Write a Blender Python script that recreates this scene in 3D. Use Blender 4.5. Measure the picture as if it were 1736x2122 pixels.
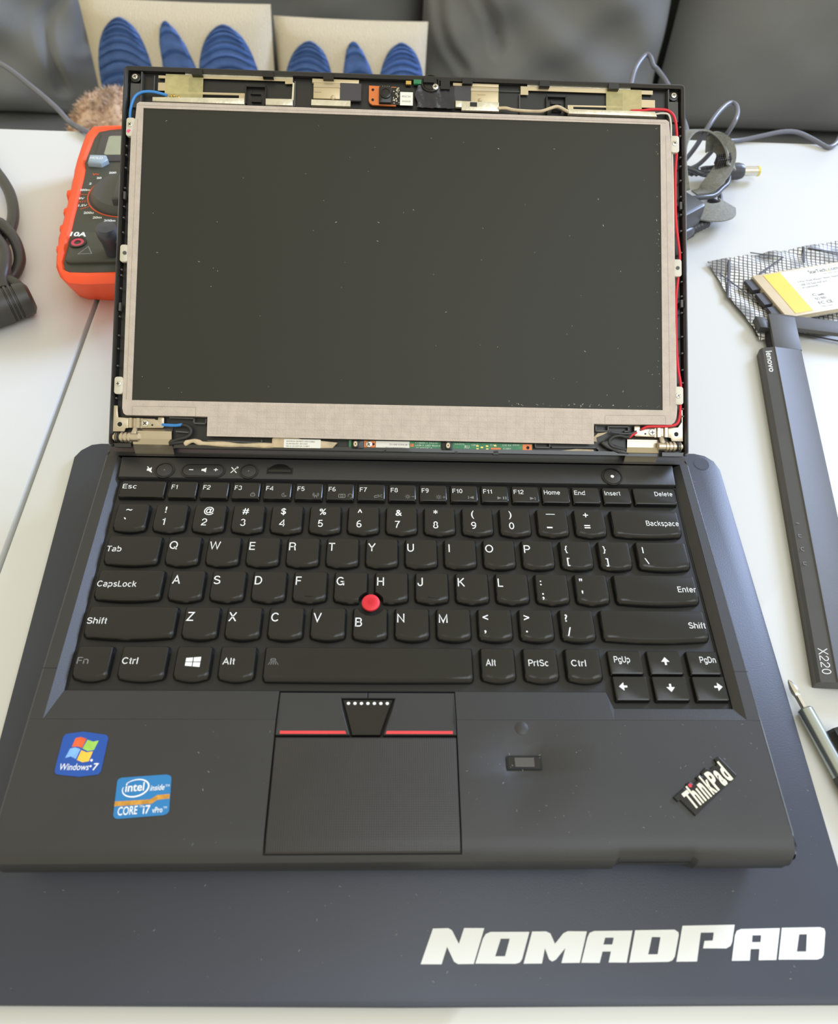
import bpy, bmesh, math, random
from mathutils import Vector, Matrix
for o in list(bpy.data.objects): bpy.data.objects.remove(o)
SC = bpy.context.scene
COL = SC.collection
TZ = 0.78            # height of the table tops
Z0 = TZ + 0.028      # world height of the key plane; all millimetre coordinates are relative to it

# ------------------------------------------------------------------ camera
cd = bpy.data.cameras.new('camera'); cam = bpy.data.objects.new('camera', cd); COL.objects.link(cam)
right = Vector((0.99897, -0.01340, 0.04333)); fwd = Vector((0.0423, 0.6157, -0.7868)).normalized()
right = (right - fwd*right.dot(fwd)).normalized(); upv = right.cross(fwd)
R3 = Matrix((right, upv, -fwd)).transposed()
cam.matrix_world = Matrix.Translation(Vector((-0.0082842, -0.2097505, 0.325914+Z0))) @ R3.to_4x4()
cd.sensor_fit = 'HORIZONTAL'; cd.sensor_width = 36.0
cd.lens = 36.0*1613.15/1736.0
cd.shift_y = (963.94-1061.0)/1736.0; cd.shift_x = 0.0
cd.clip_start = 0.01; cd.clip_end = 50
cd.dof.use_dof = True; cd.dof.focus_distance = 0.43; cd.dof.aperture_fstop = 16.0
SC.camera = cam

# ------------------------------------------------------------------ light
w = bpy.data.worlds.new('room_light'); SC.world = w; w.use_nodes = True
w.node_tree.nodes['Background'].inputs[0].default_value = (1.0, 0.93, 0.67, 1)
w.node_tree.nodes['Background'].inputs[1].default_value = 0.92
def area(name, loc, target, sx, sy, col, power):
    l = bpy.data.lights.new(name, 'AREA'); l.shape = 'RECTANGLE'; l.size = sx; l.size_y = sy
    l.color = col; l.energy = power
    o = bpy.data.objects.new(name, l); COL.objects.link(o); o.location = loc
    o.rotation_euler = (Vector(target)-Vector(loc)).to_track_quat('-Z', 'Y').to_euler()
    return o
area('window_light', (2.3, -0.45, TZ+0.92), (0, 0.1, TZ), 1.2, 0.7, (0.42, 0.66, 1.0), 7)
area('window_light', (2.0, 1.55, TZ+1.15), (0, 0.1, TZ), 0.85, 0.7, (0.52, 0.66, 1.0), 80)
area('overhead_fill', (0.7, -0.7, TZ+1.75), (0.1, -0.15, TZ), 1.3, 1.3, (0.80, 0.88, 1.0), 18)  # added soft fill standing in for ceiling bounce; brightens deck and table front
SC.view_settings.view_transform = 'Standard'; SC.view_settings.look = 'None'
SC.view_settings.exposure = 0.0; SC.view_settings.gamma = 1.0
SC.view_settings.use_curve_mapping = False

# ------------------------------------------------------------------ materials
def lin(c):
    return tuple(((v/255)/12.92 if v/255 <= .04045 else ((v/255+.055)/1.055)**2.4) for v in c)
MATS = {}
def mat(name, rgb, rough=.5, metal=0.0, var=0.06, vscale=60, bump=0.0, bscale=800, spec=.5, coat=0.0, alpha=1.0, trans=0.0):
    if name in MATS: return MATS[name]
    m = bpy.data.materials.new(name); m.use_nodes = True; nt = m.node_tree; N = nt.nodes; L = nt.links
    b = N['Principled BSDF']; c = lin(rgb)
    b.inputs['Roughness'].default_value = rough; b.inputs['Metallic'].default_value = metal
    b.inputs['Specular IOR Level'].default_value = spec
    b.inputs['Coat Weight'].default_value = coat
    b.inputs['Alpha'].default_value = alpha; b.inputs['Transmission Weight'].default_value = trans
    tc = N.new('ShaderNodeTexCoord')
    nz = N.new('ShaderNodeTexNoise'); nz.inputs['Scale'].default_value = vscale; nz.inputs['Detail'].default_value = 4
    L.new(tc.outputs['Object'], nz.inputs['Vector'])
    r = N.new('ShaderNodeValToRGB'); r.color_ramp.elements[0].position = .3; r.color_ramp.elements[1].position = .7
    r.color_ramp.elements[0].color = (*[v*(1-var) for v in c], 1); r.color_ramp.elements[1].color = (*[min(1, v*(1+var)) for v in c], 1)
    L.new(nz.outputs[0], r.inputs[0]); L.new(r.outputs[0], b.inputs['Base Color'])
    if bump:
        n2 = N.new('ShaderNodeTexNoise'); n2.inputs['Scale'].default_value = bscale; n2.inputs['Detail'].default_value = 3
        L.new(tc.outputs['Object'], n2.inputs['Vector'])
        bp = N.new('ShaderNodeBump'); bp.inputs['Strength'].default_value = bump; bp.inputs['Distance'].default_value = .001
        L.new(n2.outputs[0], bp.inputs['Height']); L.new(bp.outputs[0], b.inputs['Normal'])
    MATS[name] = m; return m
M_deck = mat('deck_soft_plastic', (45, 45, 46), .44, bump=.08, bscale=2500, vscale=30)
M_tray = mat('keyboard_tray_plastic', (23, 23, 23), .55)
M_key = mat('key_plastic', (20, 20, 19), .27, bump=.02, bscale=2500)
M_gap = mat('dark_gap', (10, 10, 10), .7)
M_white = mat('white_print', (228, 230, 232), .6, var=.01)
M_dim = mat('grey_print', (120, 120, 120), .6, var=.01)
M_red = mat('red_rubber', (214, 44, 58), .6)
M_redline = mat('red_line_print', (216, 62, 66), .45)
M_pad = mat('navy_rubber_mat', (48, 52, 65), .42, var=.10, vscale=14, bump=.06, bscale=1500)
M_table = mat('white_laminate', (206, 207, 206), .3, var=.01, vscale=3)
M_tabedge = mat('white_laminate_edge', (205, 205, 202), .5, var=.01)
M_floor = mat('oak_floor', (120, 96, 70), .5, var=.2, vscale=5)
M_blk = mat('black_gloss_plastic', (22, 22, 22), .28)
M_blk2 = mat('lid_inner_plastic', (32, 32, 31), .38)
M_rub = mat('black_rubber', (40, 40, 41), .5)
M_lcd = mat('screen_glass', (45, 45, 39), .5, spec=.3, var=.03, vscale=8)
M_tape = mat('conductive_grey_tape', (190, 178, 170), .55, metal=.15, var=.07, vscale=220, bump=.25, bscale=1500)
M_alu = mat('foil_aluminium', (214, 208, 190), .35, metal=.6, bump=.3, bscale=300, var=.1, vscale=200)
M_steel = mat('brushed_nickel', (196, 184, 165), .30, metal=.85, var=.05)
M_steel2 = mat('bright_steel', (215, 212, 204), .25, metal=.85, var=.05)
M_tan = mat('antenna_brass_film', (196, 180, 148), .38, metal=.4, var=.06)
M_yt = mat('amber_tape', (214, 204, 150), .35, var=.12, vscale=300, alpha=.42)
M_brk = mat('pale_bracket_metal', (205, 200, 188), .5, metal=.3)
M_orange_pcb = mat('copper_pad', (214, 120, 62), .4, metal=.2)
M_green = mat('green_circuit_board', (46, 128, 86), .4, var=.2, vscale=500)
M_gold = mat('gold_contact', (205, 170, 96), .3, metal=.8)
M_lab = mat('paper_label', (232, 232, 228), .6, var=.02)
M_ink = mat('grey_ink', (110, 108, 106), .7)
M_blue = mat('blue_wire', (58, 132, 208), .4)
M_redw = mat('red_wire', (214, 34, 50), .4)
M_ww = mat('white_wire', (222, 218, 210), .5)
M_wrap = mat('beige_wrap_tape', (196, 178, 150), .55, bump=.5, bscale=200, var=.2, vscale=150)
M_bluest = mat('blue_sticker', (26, 76, 160), .3, var=.08, vscale=40)
M_cyanst = mat('light_blue_sticker', (38, 118, 176), .3, var=.05, vscale=40)
M_gst = mat('gold_foil_band', (206, 150, 66), .35, metal=.4, var=.25, vscale=500)
M_f1 = mat('sticker_red', (222, 92, 50), .4, var=.25, vscale=200); M_f2 = mat('sticker_green', (150, 196, 84), .4, var=.15, vscale=200)
M_f3 = mat('sticker_lightblue', (120, 170, 232), .4, var=.2, vscale=200); M_f4 = mat('sticker_yellow', (244, 186, 66), .4, var=.1, vscale=200)
M_cream = mat('cream_letters', (232, 226, 204), .5, var=.02)
M_oran = mat('orange_rubber', (255, 88, 44), .5, var=.03)
M_mface = mat('meter_face_plastic', (62, 63, 56), .5)
M_mlcd = mat('meter_display', (150, 154, 134), .3)
M_btn = mat('blue_grey_button', (150, 168, 186), .4)
M_mred = mat('orange_print', (222, 84, 48), .6)
M_pink = mat('pink_socket', (196, 60, 84), .5)
M_vel = mat('grey_velcro', (140, 141, 137), .95, bump=1.0, bscale=1500, var=.15, vscale=500)
M_cord = mat('black_cord_rubber', (58, 57, 55), .42)
M_cordb = mat('grey_black_cord', (62, 64, 72), .35)
M_pale = mat('grey_blue_cable', (104, 106, 120), .35)
M_bez = mat('bezel_plastic', (78, 78, 79), .5, bump=.05, bscale=2000)
M_bezd = mat('bezel_plastic_edge', (60, 61, 64), .42)
M_card = mat('beige_card_metal', (214, 200, 176), .4, metal=.3)
M_yel = mat('yellow_label', (250, 196, 60), .5, var=.02)
M_hand = mat('satin_aluminium', (176, 184, 184), .28, metal=.9, var=.02)
M_knurl = mat('knurled_metal', (90, 92, 92), .4, metal=.8, bump=1.0, bscale=2500)
M_brass = mat('yellow_plug_tip', (222, 205, 96), .35, metal=.3)
M_sofa = mat('grey_sofa_fabric', (122, 123, 124), .95, bump=.5, bscale=600, var=.06, vscale=5, spec=.05)
M_sofal = mat('light_grey_sofa_fabric', (136, 139, 143), .95, bump=.5, bscale=600, var=.05, vscale=5, spec=.05)
M_dust = mat('dust', (190, 190, 186), .9)
M_chip = mat('dark_plate', (62, 60, 66), .5)
M_pinkink = mat('pink_ink', (226, 92, 140), .6)

# ------------------------------------------------------------------ mesh builder
def DECK(x, y, z): return (x*.001, y*.001, z*.001+Z0)
LM = ((0.999978538, 0.000638659, -0.006520458), (-0.004179172, 0.828647657, -0.559754942), (0.005045670, 0.559770179, 0.828632541))
LO = (-139.69831, 66.2726827, 24.1528259)
def LID(x, y, z):
    return DECK(*[LM[i][0]*x+LM[i][1]*y+LM[i][2]*z+LO[i] for i in range(3)])
def frame(ox, oy, oz, deg):
    c, s = math.cos(math.radians(deg)), math.sin(math.radians(deg))
    return lambda x, y, z: DECK(ox+c*x-s*y, oy+s*x+c*y, oz+z)
ORG = {}
class MB:
    def __init__(s, T=DECK): s.T = T; s.v = []; s.f = []; s.mi = []; s.m = 0
    def add(s, vs, fs):
        b = len(s.v); s.v += [s.T(*p) for p in vs]
        for f in fs: s.f.append([b+i for i in f]); s.mi.append(s.m)
        return s
    def box(s, x0, x1, y0, y1, z0, z1):
        return s.add([(x0,y0,z0),(x1,y0,z0),(x1,y1,z0),(x0,y1,z0),(x0,y0,z1),(x1,y0,z1),(x1,y1,z1),(x0,y1,z1)],
              [(3,2,1,0),(4,5,6,7),(0,1,5,4),(1,2,6,5),(2,3,7,6),(3,0,4,7)])
    def levels(s, loops, cap0=True, cap1=True):
        n = len(loops[0]); vs = [p for l in loops for p in l]; fs = []
        for k in range(len(loops)-1):
            for i in range(n):
                j = (i+1) % n; fs.append((k*n+i, k*n+j, (k+1)*n+j, (k+1)*n+i))
        if cap0: fs.append(tuple(range(n-1, -1, -1)))
        if cap1: fs.append(tuple((len(loops)-1)*n+i for i in range(n)))
        return s.add(vs, fs)
    def prism(s, poly, z0, z1, bev=0, bot=True):
        poly = ccw(poly)
        if bev:
            L = [[(x,y,z0) for x,y in poly], [(x,y,z1-bev) for x,y in poly],
                 [(x,y,z1-bev*.3) for x,y in inset(poly, bev*.35)], [(x,y,z1) for x,y in inset(poly, bev)]]
        else: L = [[(x,y,z0) for x,y in poly], [(x,y,z1) for x,y in poly]]
        return s.levels(L, cap0=bot)
    def ring(s, outer, inner, z0, z1):      # frame with same vertex counts
        outer, inner = ccw(outer), ccw(inner); n = len(outer)
        vs = [(x,y,z1) for x,y in outer]+[(x,y,z1) for x,y in inner]+[(x,y,z0) for x,y in outer]+[(x,y,z0) for x,y in inner]
        fs = []
        for i in range(n):
            j = (i+1) % n
            fs += [(i,j,n+j,n+i), (2*n+i,2*n+j,j,i), (n+i,n+j,3*n+j,3*n+i)]
        return s.add(vs, fs)
    def tube(s, path, r, n=10, smooth=6, flat=1.0, caps=True):
        P = spline([Vector(p) for p in path], smooth) if smooth > 1 else [Vector(p) for p in path]
        m = len(P); up = None; vs = []; fs = []
        for i, p in enumerate(P):
            t = (P[min(i+1, m-1)]-P[max(i-1, 0)]).normalized()
            if up is None: up = Vector((0,0,1)) if abs(t.z) < .9 else Vector((1,0,0))
            up = (up-t*up.dot(t)).normalized(); sd = t.cross(up)
            rr = r(i/(m-1)) if callable(r) else r
            for k in range(n):
                a = 2*math.pi*k/n
                vs.append(tuple(p+sd*math.cos(a)*rr+up*math.sin(a)*rr*flat))
        for i in range(m-1):
            for k in range(n):
                j = (k+1) % n; fs.append((i*n+k, i*n+j, (i+1)*n+j, (i+1)*n+k))
        if caps: fs += [tuple(range(n-1,-1,-1)), tuple((m-1)*n+k for k in range(n))]
        return s.add(vs, fs)
    def lathe(s, c, prof, n=24, axis='z'):     # prof: (radius, height)
        vs = []; fs = []; m = len(prof)
        for r, h in prof:
            for k in range(n):
                a = 2*math.pi*k/n; x, y = r*math.cos(a), r*math.sin(a)
                q = (x, y, h) if axis == 'z' else ((h, x, y) if axis == 'x' else (y, h, x))
                vs.append((c[0]+q[0], c[1]+q[1], c[2]+q[2]))
        for i in range(m-1):
            for k in range(n):
                j = (k+1) % n; fs.append((i*n+k, i*n+j, (i+1)*n+j, (i+1)*n+k))
        fs += [tuple(range(n-1,-1,-1)), tuple((m-1)*n+k for k in range(n))]
        return s.add(vs, fs)
    def text(s, t, x, y, z, cap, w=None, al='l', bold=0, shear=0, rot=0, hv=False):
        hg = hglyphs(t) if hv else None
        V, F, x0, x1 = hg or glyphs(t, bold); k = cap/(1 if hg else CAPH); kx = k if w is None else w/max(1e-6, (x1-x0))
        wd = (x1-x0)*kx; off = {'l': 0, 'r': -wd, 'c': -wd/2}[al]
        c, sn = math.cos(math.radians(rot)), math.sin(math.radians(rot)); out = []
        for a, b in V:
            px = (a-x0)*kx+off+shear*b*k; py = b*k
            out.append((x+c*px-sn*py, y+sn*px+c*py, z))
        return s.add(out, F)
    def build(s, name, mats, parent=None, org=None, smooth=0, label=None, kind=None):
        po = ORG.get(parent, Vector((0,0,0))) if parent else Vector((0,0,0))
        og = Vector(org) if org is not None else (po if parent else Vector((0,0,0)))
        me = bpy.data.meshes.new(name); me.from_pydata([tuple(Vector(v)-og) for v in s.v], [], s.f)
        mats = mats if isinstance(mats, (list, tuple)) else [mats]
        for mm in mats: me.materials.append(mm)
        me.polygons.foreach_set('material_index', [min(i, len(mats)-1) for i in s.mi])
        bm = bmesh.new(); bm.from_mesh(me); bmesh.ops.recalc_face_normals(bm, faces=bm.faces) if not getattr(s, 'keepn', False) else None
        bm.to_mesh(me); bm.free()
        if smooth:
            me.polygons.foreach_set('use_smooth', [True]*len(me.polygons)); me.set_sharp_from_angle(angle=math.radians(smooth))
        me.update()
        o = bpy.data.objects.new(name, me); COL.objects.link(o); o.location = og-po
        if parent: o.parent = parent
        ORG[o] = og
        if label: o['label'] = label
        if kind: o['kind'] = kind
        return o
def ccw(p):
    a = sum(p[i][0]*p[(i+1) % len(p)][1]-p[(i+1) % len(p)][0]*p[i][1] for i in range(len(p)))
    return list(p) if a > 0 else list(p)[::-1]
def inset(p, d):
    n = len(p); out = []
    for i in range(n):
        a = Vector(p[i-1]); b = Vector(p[i]); c = Vector(p[(i+1) % n])
        e1 = (b-a).normalized() if (b-a).length > 1e-9 else Vector((1,0)); e2 = (c-b).normalized() if (c-b).length > 1e-9 else e1
        n1 = Vector((-e1.y, e1.x)); n2 = Vector((-e2.y, e2.x)); k = 1+n1.dot(n2)
        q = b+(n1+n2)*(d/max(k, .35)); out.append((q.x, q.y))
    return out
def spline(P, k):
    if len(P) < 3: return P
    out = []
    for i in range(len(P)-1):
        a = P[max(i-1, 0)]; b = P[i]; c = P[i+1]; d = P[min(i+2, len(P)-1)]
        for j in range(k):
            t = j/k
            out.append(.5*((2*b)+(c-a)*t+(2*a-5*b+4*c-d)*t*t+(3*b-a-3*c+d)*t**3))
    out.append(P[-1]); return out
def rrect(x0, x1, y0, y1, r, n=4):
    out = []
    for cx, cy, a0 in ((x1-r,y0+r,-90),(x1-r,y1-r,0),(x0+r,y1-r,90),(x0+r,y0+r,180)):
        for k in range(n+1):
            a = math.radians(a0+90*k/n); out.append((cx+r*math.cos(a), cy+r*math.sin(a)))
    return out
def circ(x, y, r, n=20): return [(x+r*math.cos(2*math.pi*k/n), y+r*math.sin(2*math.pi*k/n)) for k in range(n)]
GC = {}
def glyphs(t, bold=0):
    if (t, bold) in GC: return GC[(t, bold)]
    cu = bpy.data.curves.new('lettering', 'FONT'); cu.body = t; cu.size = 1; cu.resolution_u = 3; cu.fill_mode = 'FRONT'; cu.offset = bold
    ob = bpy.data.objects.new('lettering', cu); COL.objects.link(ob)
    dg = bpy.context.evaluated_depsgraph_get(); dg.update()
    me = bpy.data.meshes.new_from_object(ob.evaluated_get(dg))
    V = [(v.co.x, v.co.y) for v in me.vertices]; F = [tuple(p.vertices) for p in me.polygons]
    xs = [a for a, b in V] or [0, 1]
    bpy.data.objects.remove(ob); bpy.data.curves.remove(cu); bpy.data.meshes.remove(me)
    GC[(t, bold)] = (V, F, min(xs), max(xs)); return GC[(t, bold)]
CAPH = max(b for a, b in glyphs('H')[0])
def _arc(cx, cy, rx, ry, a0, a1, n=12):
    return [(cx+rx*math.cos(math.radians(a0+(a1-a0)*k/n)), cy+ry*math.sin(math.radians(a0+(a1-a0)*k/n))) for k in range(n+1)]
# upright grotesque letters drawn as strokes; cap height 1, x-height .72 (advance, strokes)
A = _arc
HV = {
'A': (.84, [[(.06,0),(.42,.95),(.78,0)],[(.19,.33),(.65,.33)]]), 'B': (.76, [[(.1,0),(.1,.94),(.42,.94)]+A(.42,.73,.22,.21,90,-90)+[(.1,.52)],[(.42,.52)]+A(.43,.29,.25,.23,90,-90)+[(.1,.06)]]),
'C': (.86, [A(.45,.5,.36,.44,40,320,20)]), 'D': (.82, [[(.1,.06),(.1,.94),(.36,.94)]+A(.36,.5,.37,.44,90,-90,16)+[(.1,.06)]]),
'E': (.7, [[(.66,.94),(.12,.94),(.12,.06),(.67,.06)],[(.12,.52),(.62,.52)]]), 'F': (.66, [[(.64,.94),(.12,.94),(.12,0)],[(.12,.5),(.58,.5)]]),
'G': (.88, [A(.45,.5,.36,.44,42,270,18)+A(.45,.5,.35,.44,270,345,6)+[(.79,.44),(.46,.44)],[(.79,.46),(.79,0)]]), 'H': (.8, [[(.1,0),(.1,1)],[(.7,0),(.7,1)],[(.1,.52),(.7,.52)]]),
'I': (.3, [[(.15,0),(.15,1)]]), 'J': (.6, [[(.5,1),(.5,.3)]+A(.28,.3,.22,.25,0,-180,10)+[(.06,.36)]]), 'K': (.8, [[(.1,0),(.1,1)],[(.7,1),(.12,.42)],[(.3,.58),(.74,0)]]),
'L': (.64, [[(.11,1),(.11,.06),(.6,.06)]]), 'M': (.98, [[(.1,0),(.1,.95),(.49,.07),(.88,.95),(.88,0)]]), 'N': (.82, [[(.1,0),(.1,.93),(.72,.07),(.72,1)]]),
'O': (.92, [A(.46,.5,.38,.44,0,360,26)]), 'P': (.74, [[(.1,0),(.1,.94),(.44,.94)]+A(.44,.69,.24,.25,90,-90)+[(.1,.44)]]), 'Q': (.92, [A(.46,.5,.38,.44,0,360,26),[(.54,.28),(.84,-.04)]]),
'R': (.8, [[(.1,0),(.1,.94),(.46,.94)]+A(.46,.7,.23,.24,90,-90)+[(.1,.46)],[(.46,.46)]+A(.5,.3,.18,.16,90,10,5)+[(.69,.1),(.74,0)]]),
'S': (.78, [A(.38,.72,.27,.22,20,205,12)[0:]+[(.16,.6),(.58,.44)]+A(.4,.28,.3,.23,35,-160,14)]), 'T': (.72, [[(.02,.94),(.7,.94)],[(.36,.94),(.36,0)]]),
'U': (.8, [[(.1,1),(.1,.36)]+A(.4,.36,.3,.31,180,360,14)+[(.7,1)]]), 'V': (.8, [[(.04,1),(.4,.04),(.76,1)]]), 'W': (1.14, [[(.04,1),(.3,.06),(.57,.95),(.84,.06),(1.1,1)]]),
'X': (.8, [[(.06,0),(.73,1)],[(.07,1),(.74,0)]]), 'Y': (.8, [[(.04,1),(.4,.44),(.76,1)],[(.4,.46),(.4,0)]]), 'Z': (.74, [[(.06,.94),(.66,.94),(.05,.06),(.69,.06)]]),
'a': (.66, [A(.31,.52,.22,.17,160,0,8)+[(.53,.1),(.6,.04)],[(.53,.42),(.3,.38)]+A(.27,.2,.2,.16,100,260,8)+A(.3,.22,.23,.18,270,350,5)]), 'b': (.68, [[(.1,0),(.1,1)],A(.34,.36,.24,.32,0,360,18)]),
'c': (.62, [A(.33,.36,.24,.32,45,315,14)]), 'd': (.68, [[(.58,0),(.58,1)],A(.33,.36,.24,.32,0,360,18)]), 'e': (.66, [[(.09,.37),(.57,.37)]+A(.33,.36,.24,.32,5,320,16)]),
'f': (.36, [A(.27,.8,.11,.15,70,180,6)+[(.16,0)],[(.02,.66),(.32,.66)]]), 'g': (.68, [A(.33,.36,.24,.32,0,360,18),[(.58,.7),(.58,-.02)]+A(.34,-.02,.24,.2,0,-150,8)]), 'h': (.66, [[(.1,0),(.1,1)],A(.33,.44,.23,.24,170,0,8)+[(.56,0)]]),
'i': (.26, [[(.13,0),(.13,.72)],[(.13,.88),(.13,1)]]), 'k': (.62, [[(.1,0),(.1,1)],[(.54,.72),(.12,.3)],[(.26,.44),(.57,0)]]), 'l': (.26, [[(.13,0),(.13,1)]]), 'm': (.98, [[(.1,0),(.1,.72)],A(.3,.48,.19,.2,170,0,6)+[(.49,0)],A(.68,.48,.19,.2,170,0,6)+[(.87,0)]]),
'n': (.66, [[(.1,0),(.1,.72)],A(.33,.44,.23,.24,170,0,8)+[(.56,0)]]), 'o': (.68, [A(.34,.36,.26,.32,0,360,18)]), 'p': (.68, [[(.1,-.26),(.1,.72)],A(.34,.36,.24,.32,0,360,18)]), 'r': (.42, [[(.1,0),(.1,.72)],A(.38,.42,.28,.26,170,85,5)]),
's': (.6, [A(.3,.54,.2,.14,20,210,9)+[(.16,.43),(.43,.31)]+A(.3,.19,.22,.15,40,-160,10)]), 't': (.36, [[(.17,.92),(.17,.14)]+A(.27,.14,.1,.09,180,280,4),[(.02,.66),(.32,.66)]]), 'u': (.66, [[(.1,.72),(.1,.26)]+A(.33,.26,.23,.22,180,350,8),[(.56,.72),(.56,0)]]),
'0': (.68, [A(.34,.5,.25,.44,0,360,22)]), '1': (.5, [[(.36,0),(.36,.96)],[(.36,.86),(.26,.76),(.1,.72)]]), '2': (.68, [A(.34,.68,.25,.26,175,-30,12)+[(.1,.18),(.07,.06),(.6,.06)]]), '3': (.68, [A(.33,.71,.22,.23,160,-85,10),A(.33,.28,.25,.23,85,-165,12)]),
'4': (.7, [[(.52,0),(.52,.94),(.06,.3),(.06,.26),(.66,.26)]]), '5': (.68, [[(.56,.94),(.17,.94),(.12,.5)]+A(.33,.32,.25,.27,130,-155,14)]), '6': (.68, [A(.34,.3,.24,.25,0,360,18),A(.4,.44,.31,.5,185,70,10)]), '7': (.66, [[(.06,.94),(.6,.94),(.36,.5),(.24,0)]]),
'8': (.68, [A(.34,.72,.2,.22,0,360,16),A(.34,.28,.25,.23,0,360,18)]), '9': (.68, [A(.34,.69,.24,.25,0,360,18),A(.28,.56,.31,.5,5,-110,10)]), ' ': (.3, [])}
del A
def hglyphs(t, sw=.06):
    key_ = ('h', t, sw)
    if key_ in GC: return GC[key_]
    V, F = [], []; x = 0
    for ch in t:
        if ch not in HV: return None
        adv, st = HV[ch]
        for pl in st:
            pl = [Vector((x+a, b)) for a, b in pl]; pl = [p for i, p in enumerate(pl) if i == 0 or (p-pl[i-1]).length > 1e-4]
            closed = (pl[0]-pl[-1]).length < 1e-3; m = len(pl); L_, R_2 = [], []
            for i, p in enumerate(pl):
                a = pl[i-1] if i else (pl[-2] if closed else None); c = pl[i+1] if i < m-1 else (pl[1] if closed else None)
                d1 = (p-a).normalized() if a is not None else None; d2 = (c-p).normalized() if c is not None else None
                if d1 is None: d1 = d2
                if d2 is None: d2 = d1
                n1 = Vector((-d1.y, d1.x)); n2 = Vector((-d2.y, d2.x)); k = max(.3, (1+n1.dot(n2))/1.0)
                o = (n1+n2)*(sw/k); L_.append(p+o); R_2.append(p-o)
            b0 = len(V); V += [(p.x, p.y) for p in L_]+[(p.x, p.y) for p in R_2]
            F += [(b0+m+i, b0+m+i+1, b0+i+1, b0+i) for i in range(m-1)]
        x += adv+.07
    xs = [a for a, b in V] or [0, 1]; GC[key_] = (V, F, min(xs), max(xs)); return GC[key_]
def thing(name, label, cat, loc_mm, group=None):
    o = bpy.data.objects.new(name, None); COL.objects.link(o); p = Vector(DECK(*loc_mm)); o.location = p; ORG[o] = p
    o.empty_display_size = .02
    tag(o, label, cat, group); return o
def tag(o, label, cat, group=None, kind=None):
    o['label'] = label; o['category'] = cat
    if group: o['group'] = group
    if kind: o['kind'] = kind
    return o
rnd = random.Random(7)

# ================================================================== large structure
f = MB(); f.box(-3000, 3000, -2500, 3000, -858, -808); o = f.build('floor', M_floor); o['kind'] = 'structure'
def table(x0, x1, y0, y1, lab):
    t = thing('white_table', lab, 'table', ((x0+x1)/2, (y0+y1)/2, -808))
    b = MB(); b.prism(rrect(x0, x1, y0, y1, 4), -50, -28, bev=1.0); b.build('table_top', M_table, t, smooth=30)
    for sx in (x0+40, x1-40):
        for sy in (y0+40, y1-40):
            l = MB(); l.prism(rrect(sx-22, sx+22, sy-22, sy+22, 4), -808, -50); l.build('leg', M_tabedge, t, smooth=30)
table(-1000, -206.2, -420, 417.5, 'white table on the left, reaching only to the seam left of the laptop')
table(-203.4, 640, -420, 437.5, 'white table carrying the open laptop and its mat')

# ---- sofa
def seg_dist(x, z, a, b):
    dx, dz = b[0]-a[0], b[1]-a[1]; t = max(0, min(1, ((x-a[0])*dx+(z-a[1])*dz)/(dx*dx+dz*dz)))
    return math.hypot(x-a[0]-t*dx, z-a[1]-t*dz)
def pillow_mesh(mb, x0, x1, z0, z1, y, th, n=14, lean=0, sag=0.0, pinch=.08, noise=0, creases=()):
    W = x1-x0; H = z1-z0; vs = []; fs = []
    for side in (-1, 1):
        b = len(vs)
        for j in range(n+1):
            for i in range(n+1):
                u = i/n*2-1; v = j/n*2-1
                e = ((1-abs(u)**2.6)*(1-abs(v)**2.6))**.45
                px = x0+W/2+u*W/2*(1-pinch*(1-abs(v)**2)*abs(u)); pz = z0+H/2+v*H/2*(1-pinch*(1-abs(u)**2)*abs(v))
                d = th/2*e+noise*math.sin(px*.031+side)*math.cos(pz*.043)*e
                if side == -1:
                    for cr in creases:
                        q_ = min(seg_dist(px, pz, a_, b_) for a_, b_ in zip(cr, cr[1:]))
                        d -= 11*math.exp(-(q_/8)**2)-4*math.exp(-((q_-18)/9)**2)
                vs.append((px, y+side*d+(pz-z0)*lean, pz))
        for j in range(n):
            for i in range(n):
                a = b+j*(n+1)+i; q = (a, a+1, a+n+2, a+n+1); fs.append(q if side == -1 else q[::-1])
    mb.add(vs, fs); return mb
sofa = thing('sofa', 'long grey fabric sofa behind the tables', 'sofa', (100, 1250, -808))
b = MB(); b.prism(rrect(-1500, 1900, 780, 1800, 40), -780, -600, bev=15); b.build('seat_base', M_sofa, sofa, smooth=40)
b = MB(); b.prism(rrect(-1490, 1890, 760, 1440, 50), -600, -492, bev=30); b.build('seat_cushion', M_sofa, sofa, smooth=40)
b = MB(); b.prism(rrect(-1500, 1900, 1500, 1800, 40), -600, 40, bev=25); b.build('backrest', M_sofa, sofa, smooth=40)
for k in range(4):
    lx = (-1400, 1800)[k % 2]; ly = (840, 1740)[k//2]
    b = MB(); b.lathe((lx, ly, 0), [(18, -808), (24, -780)]); b.build('foot', M_blk, sofa, smooth=40)
def back_cushion(x0, x1, y, th, m, lab, z1=40, nz=10, cr=()):
    c = MB(); pillow_mesh(c, x0, x1, -500, z1, y, th, n=76 if cr else 20, lean=.16, pinch=.03, noise=nz, creases=cr)
    o = c.build('back_cushion', m, smooth=70); tag(o, lab, 'cushion', 'back cushions of the sofa')
back_cushion(-1130, -535, 1320, 200, M_sofal, 'lighter grey back cushion with a crease, left of the knitted pillows', nz=16, cr=([(-570,-230),(-590,-263),(-608,-286),(-627,-305),(-632,-328),(-631,-355),(-632,-387),(-636,-430)], [(-549,-262),(-560,-291),(-574,-330),(-576,-353)]))
back_cushion(-545, 60, 1400, 170, M_sofa, 'dark grey back cushion standing behind the two knitted pillows')
back_cushion(40, 508, 1310, 210, M_sofa, 'dark grey back cushion with wrinkles, beside the right knitted pillow', nz=16, cr=([(67,-240),(75,-284),(94,-322),(122,-353)], [(120,-200),(165,-262),(182,-310)]))
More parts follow.
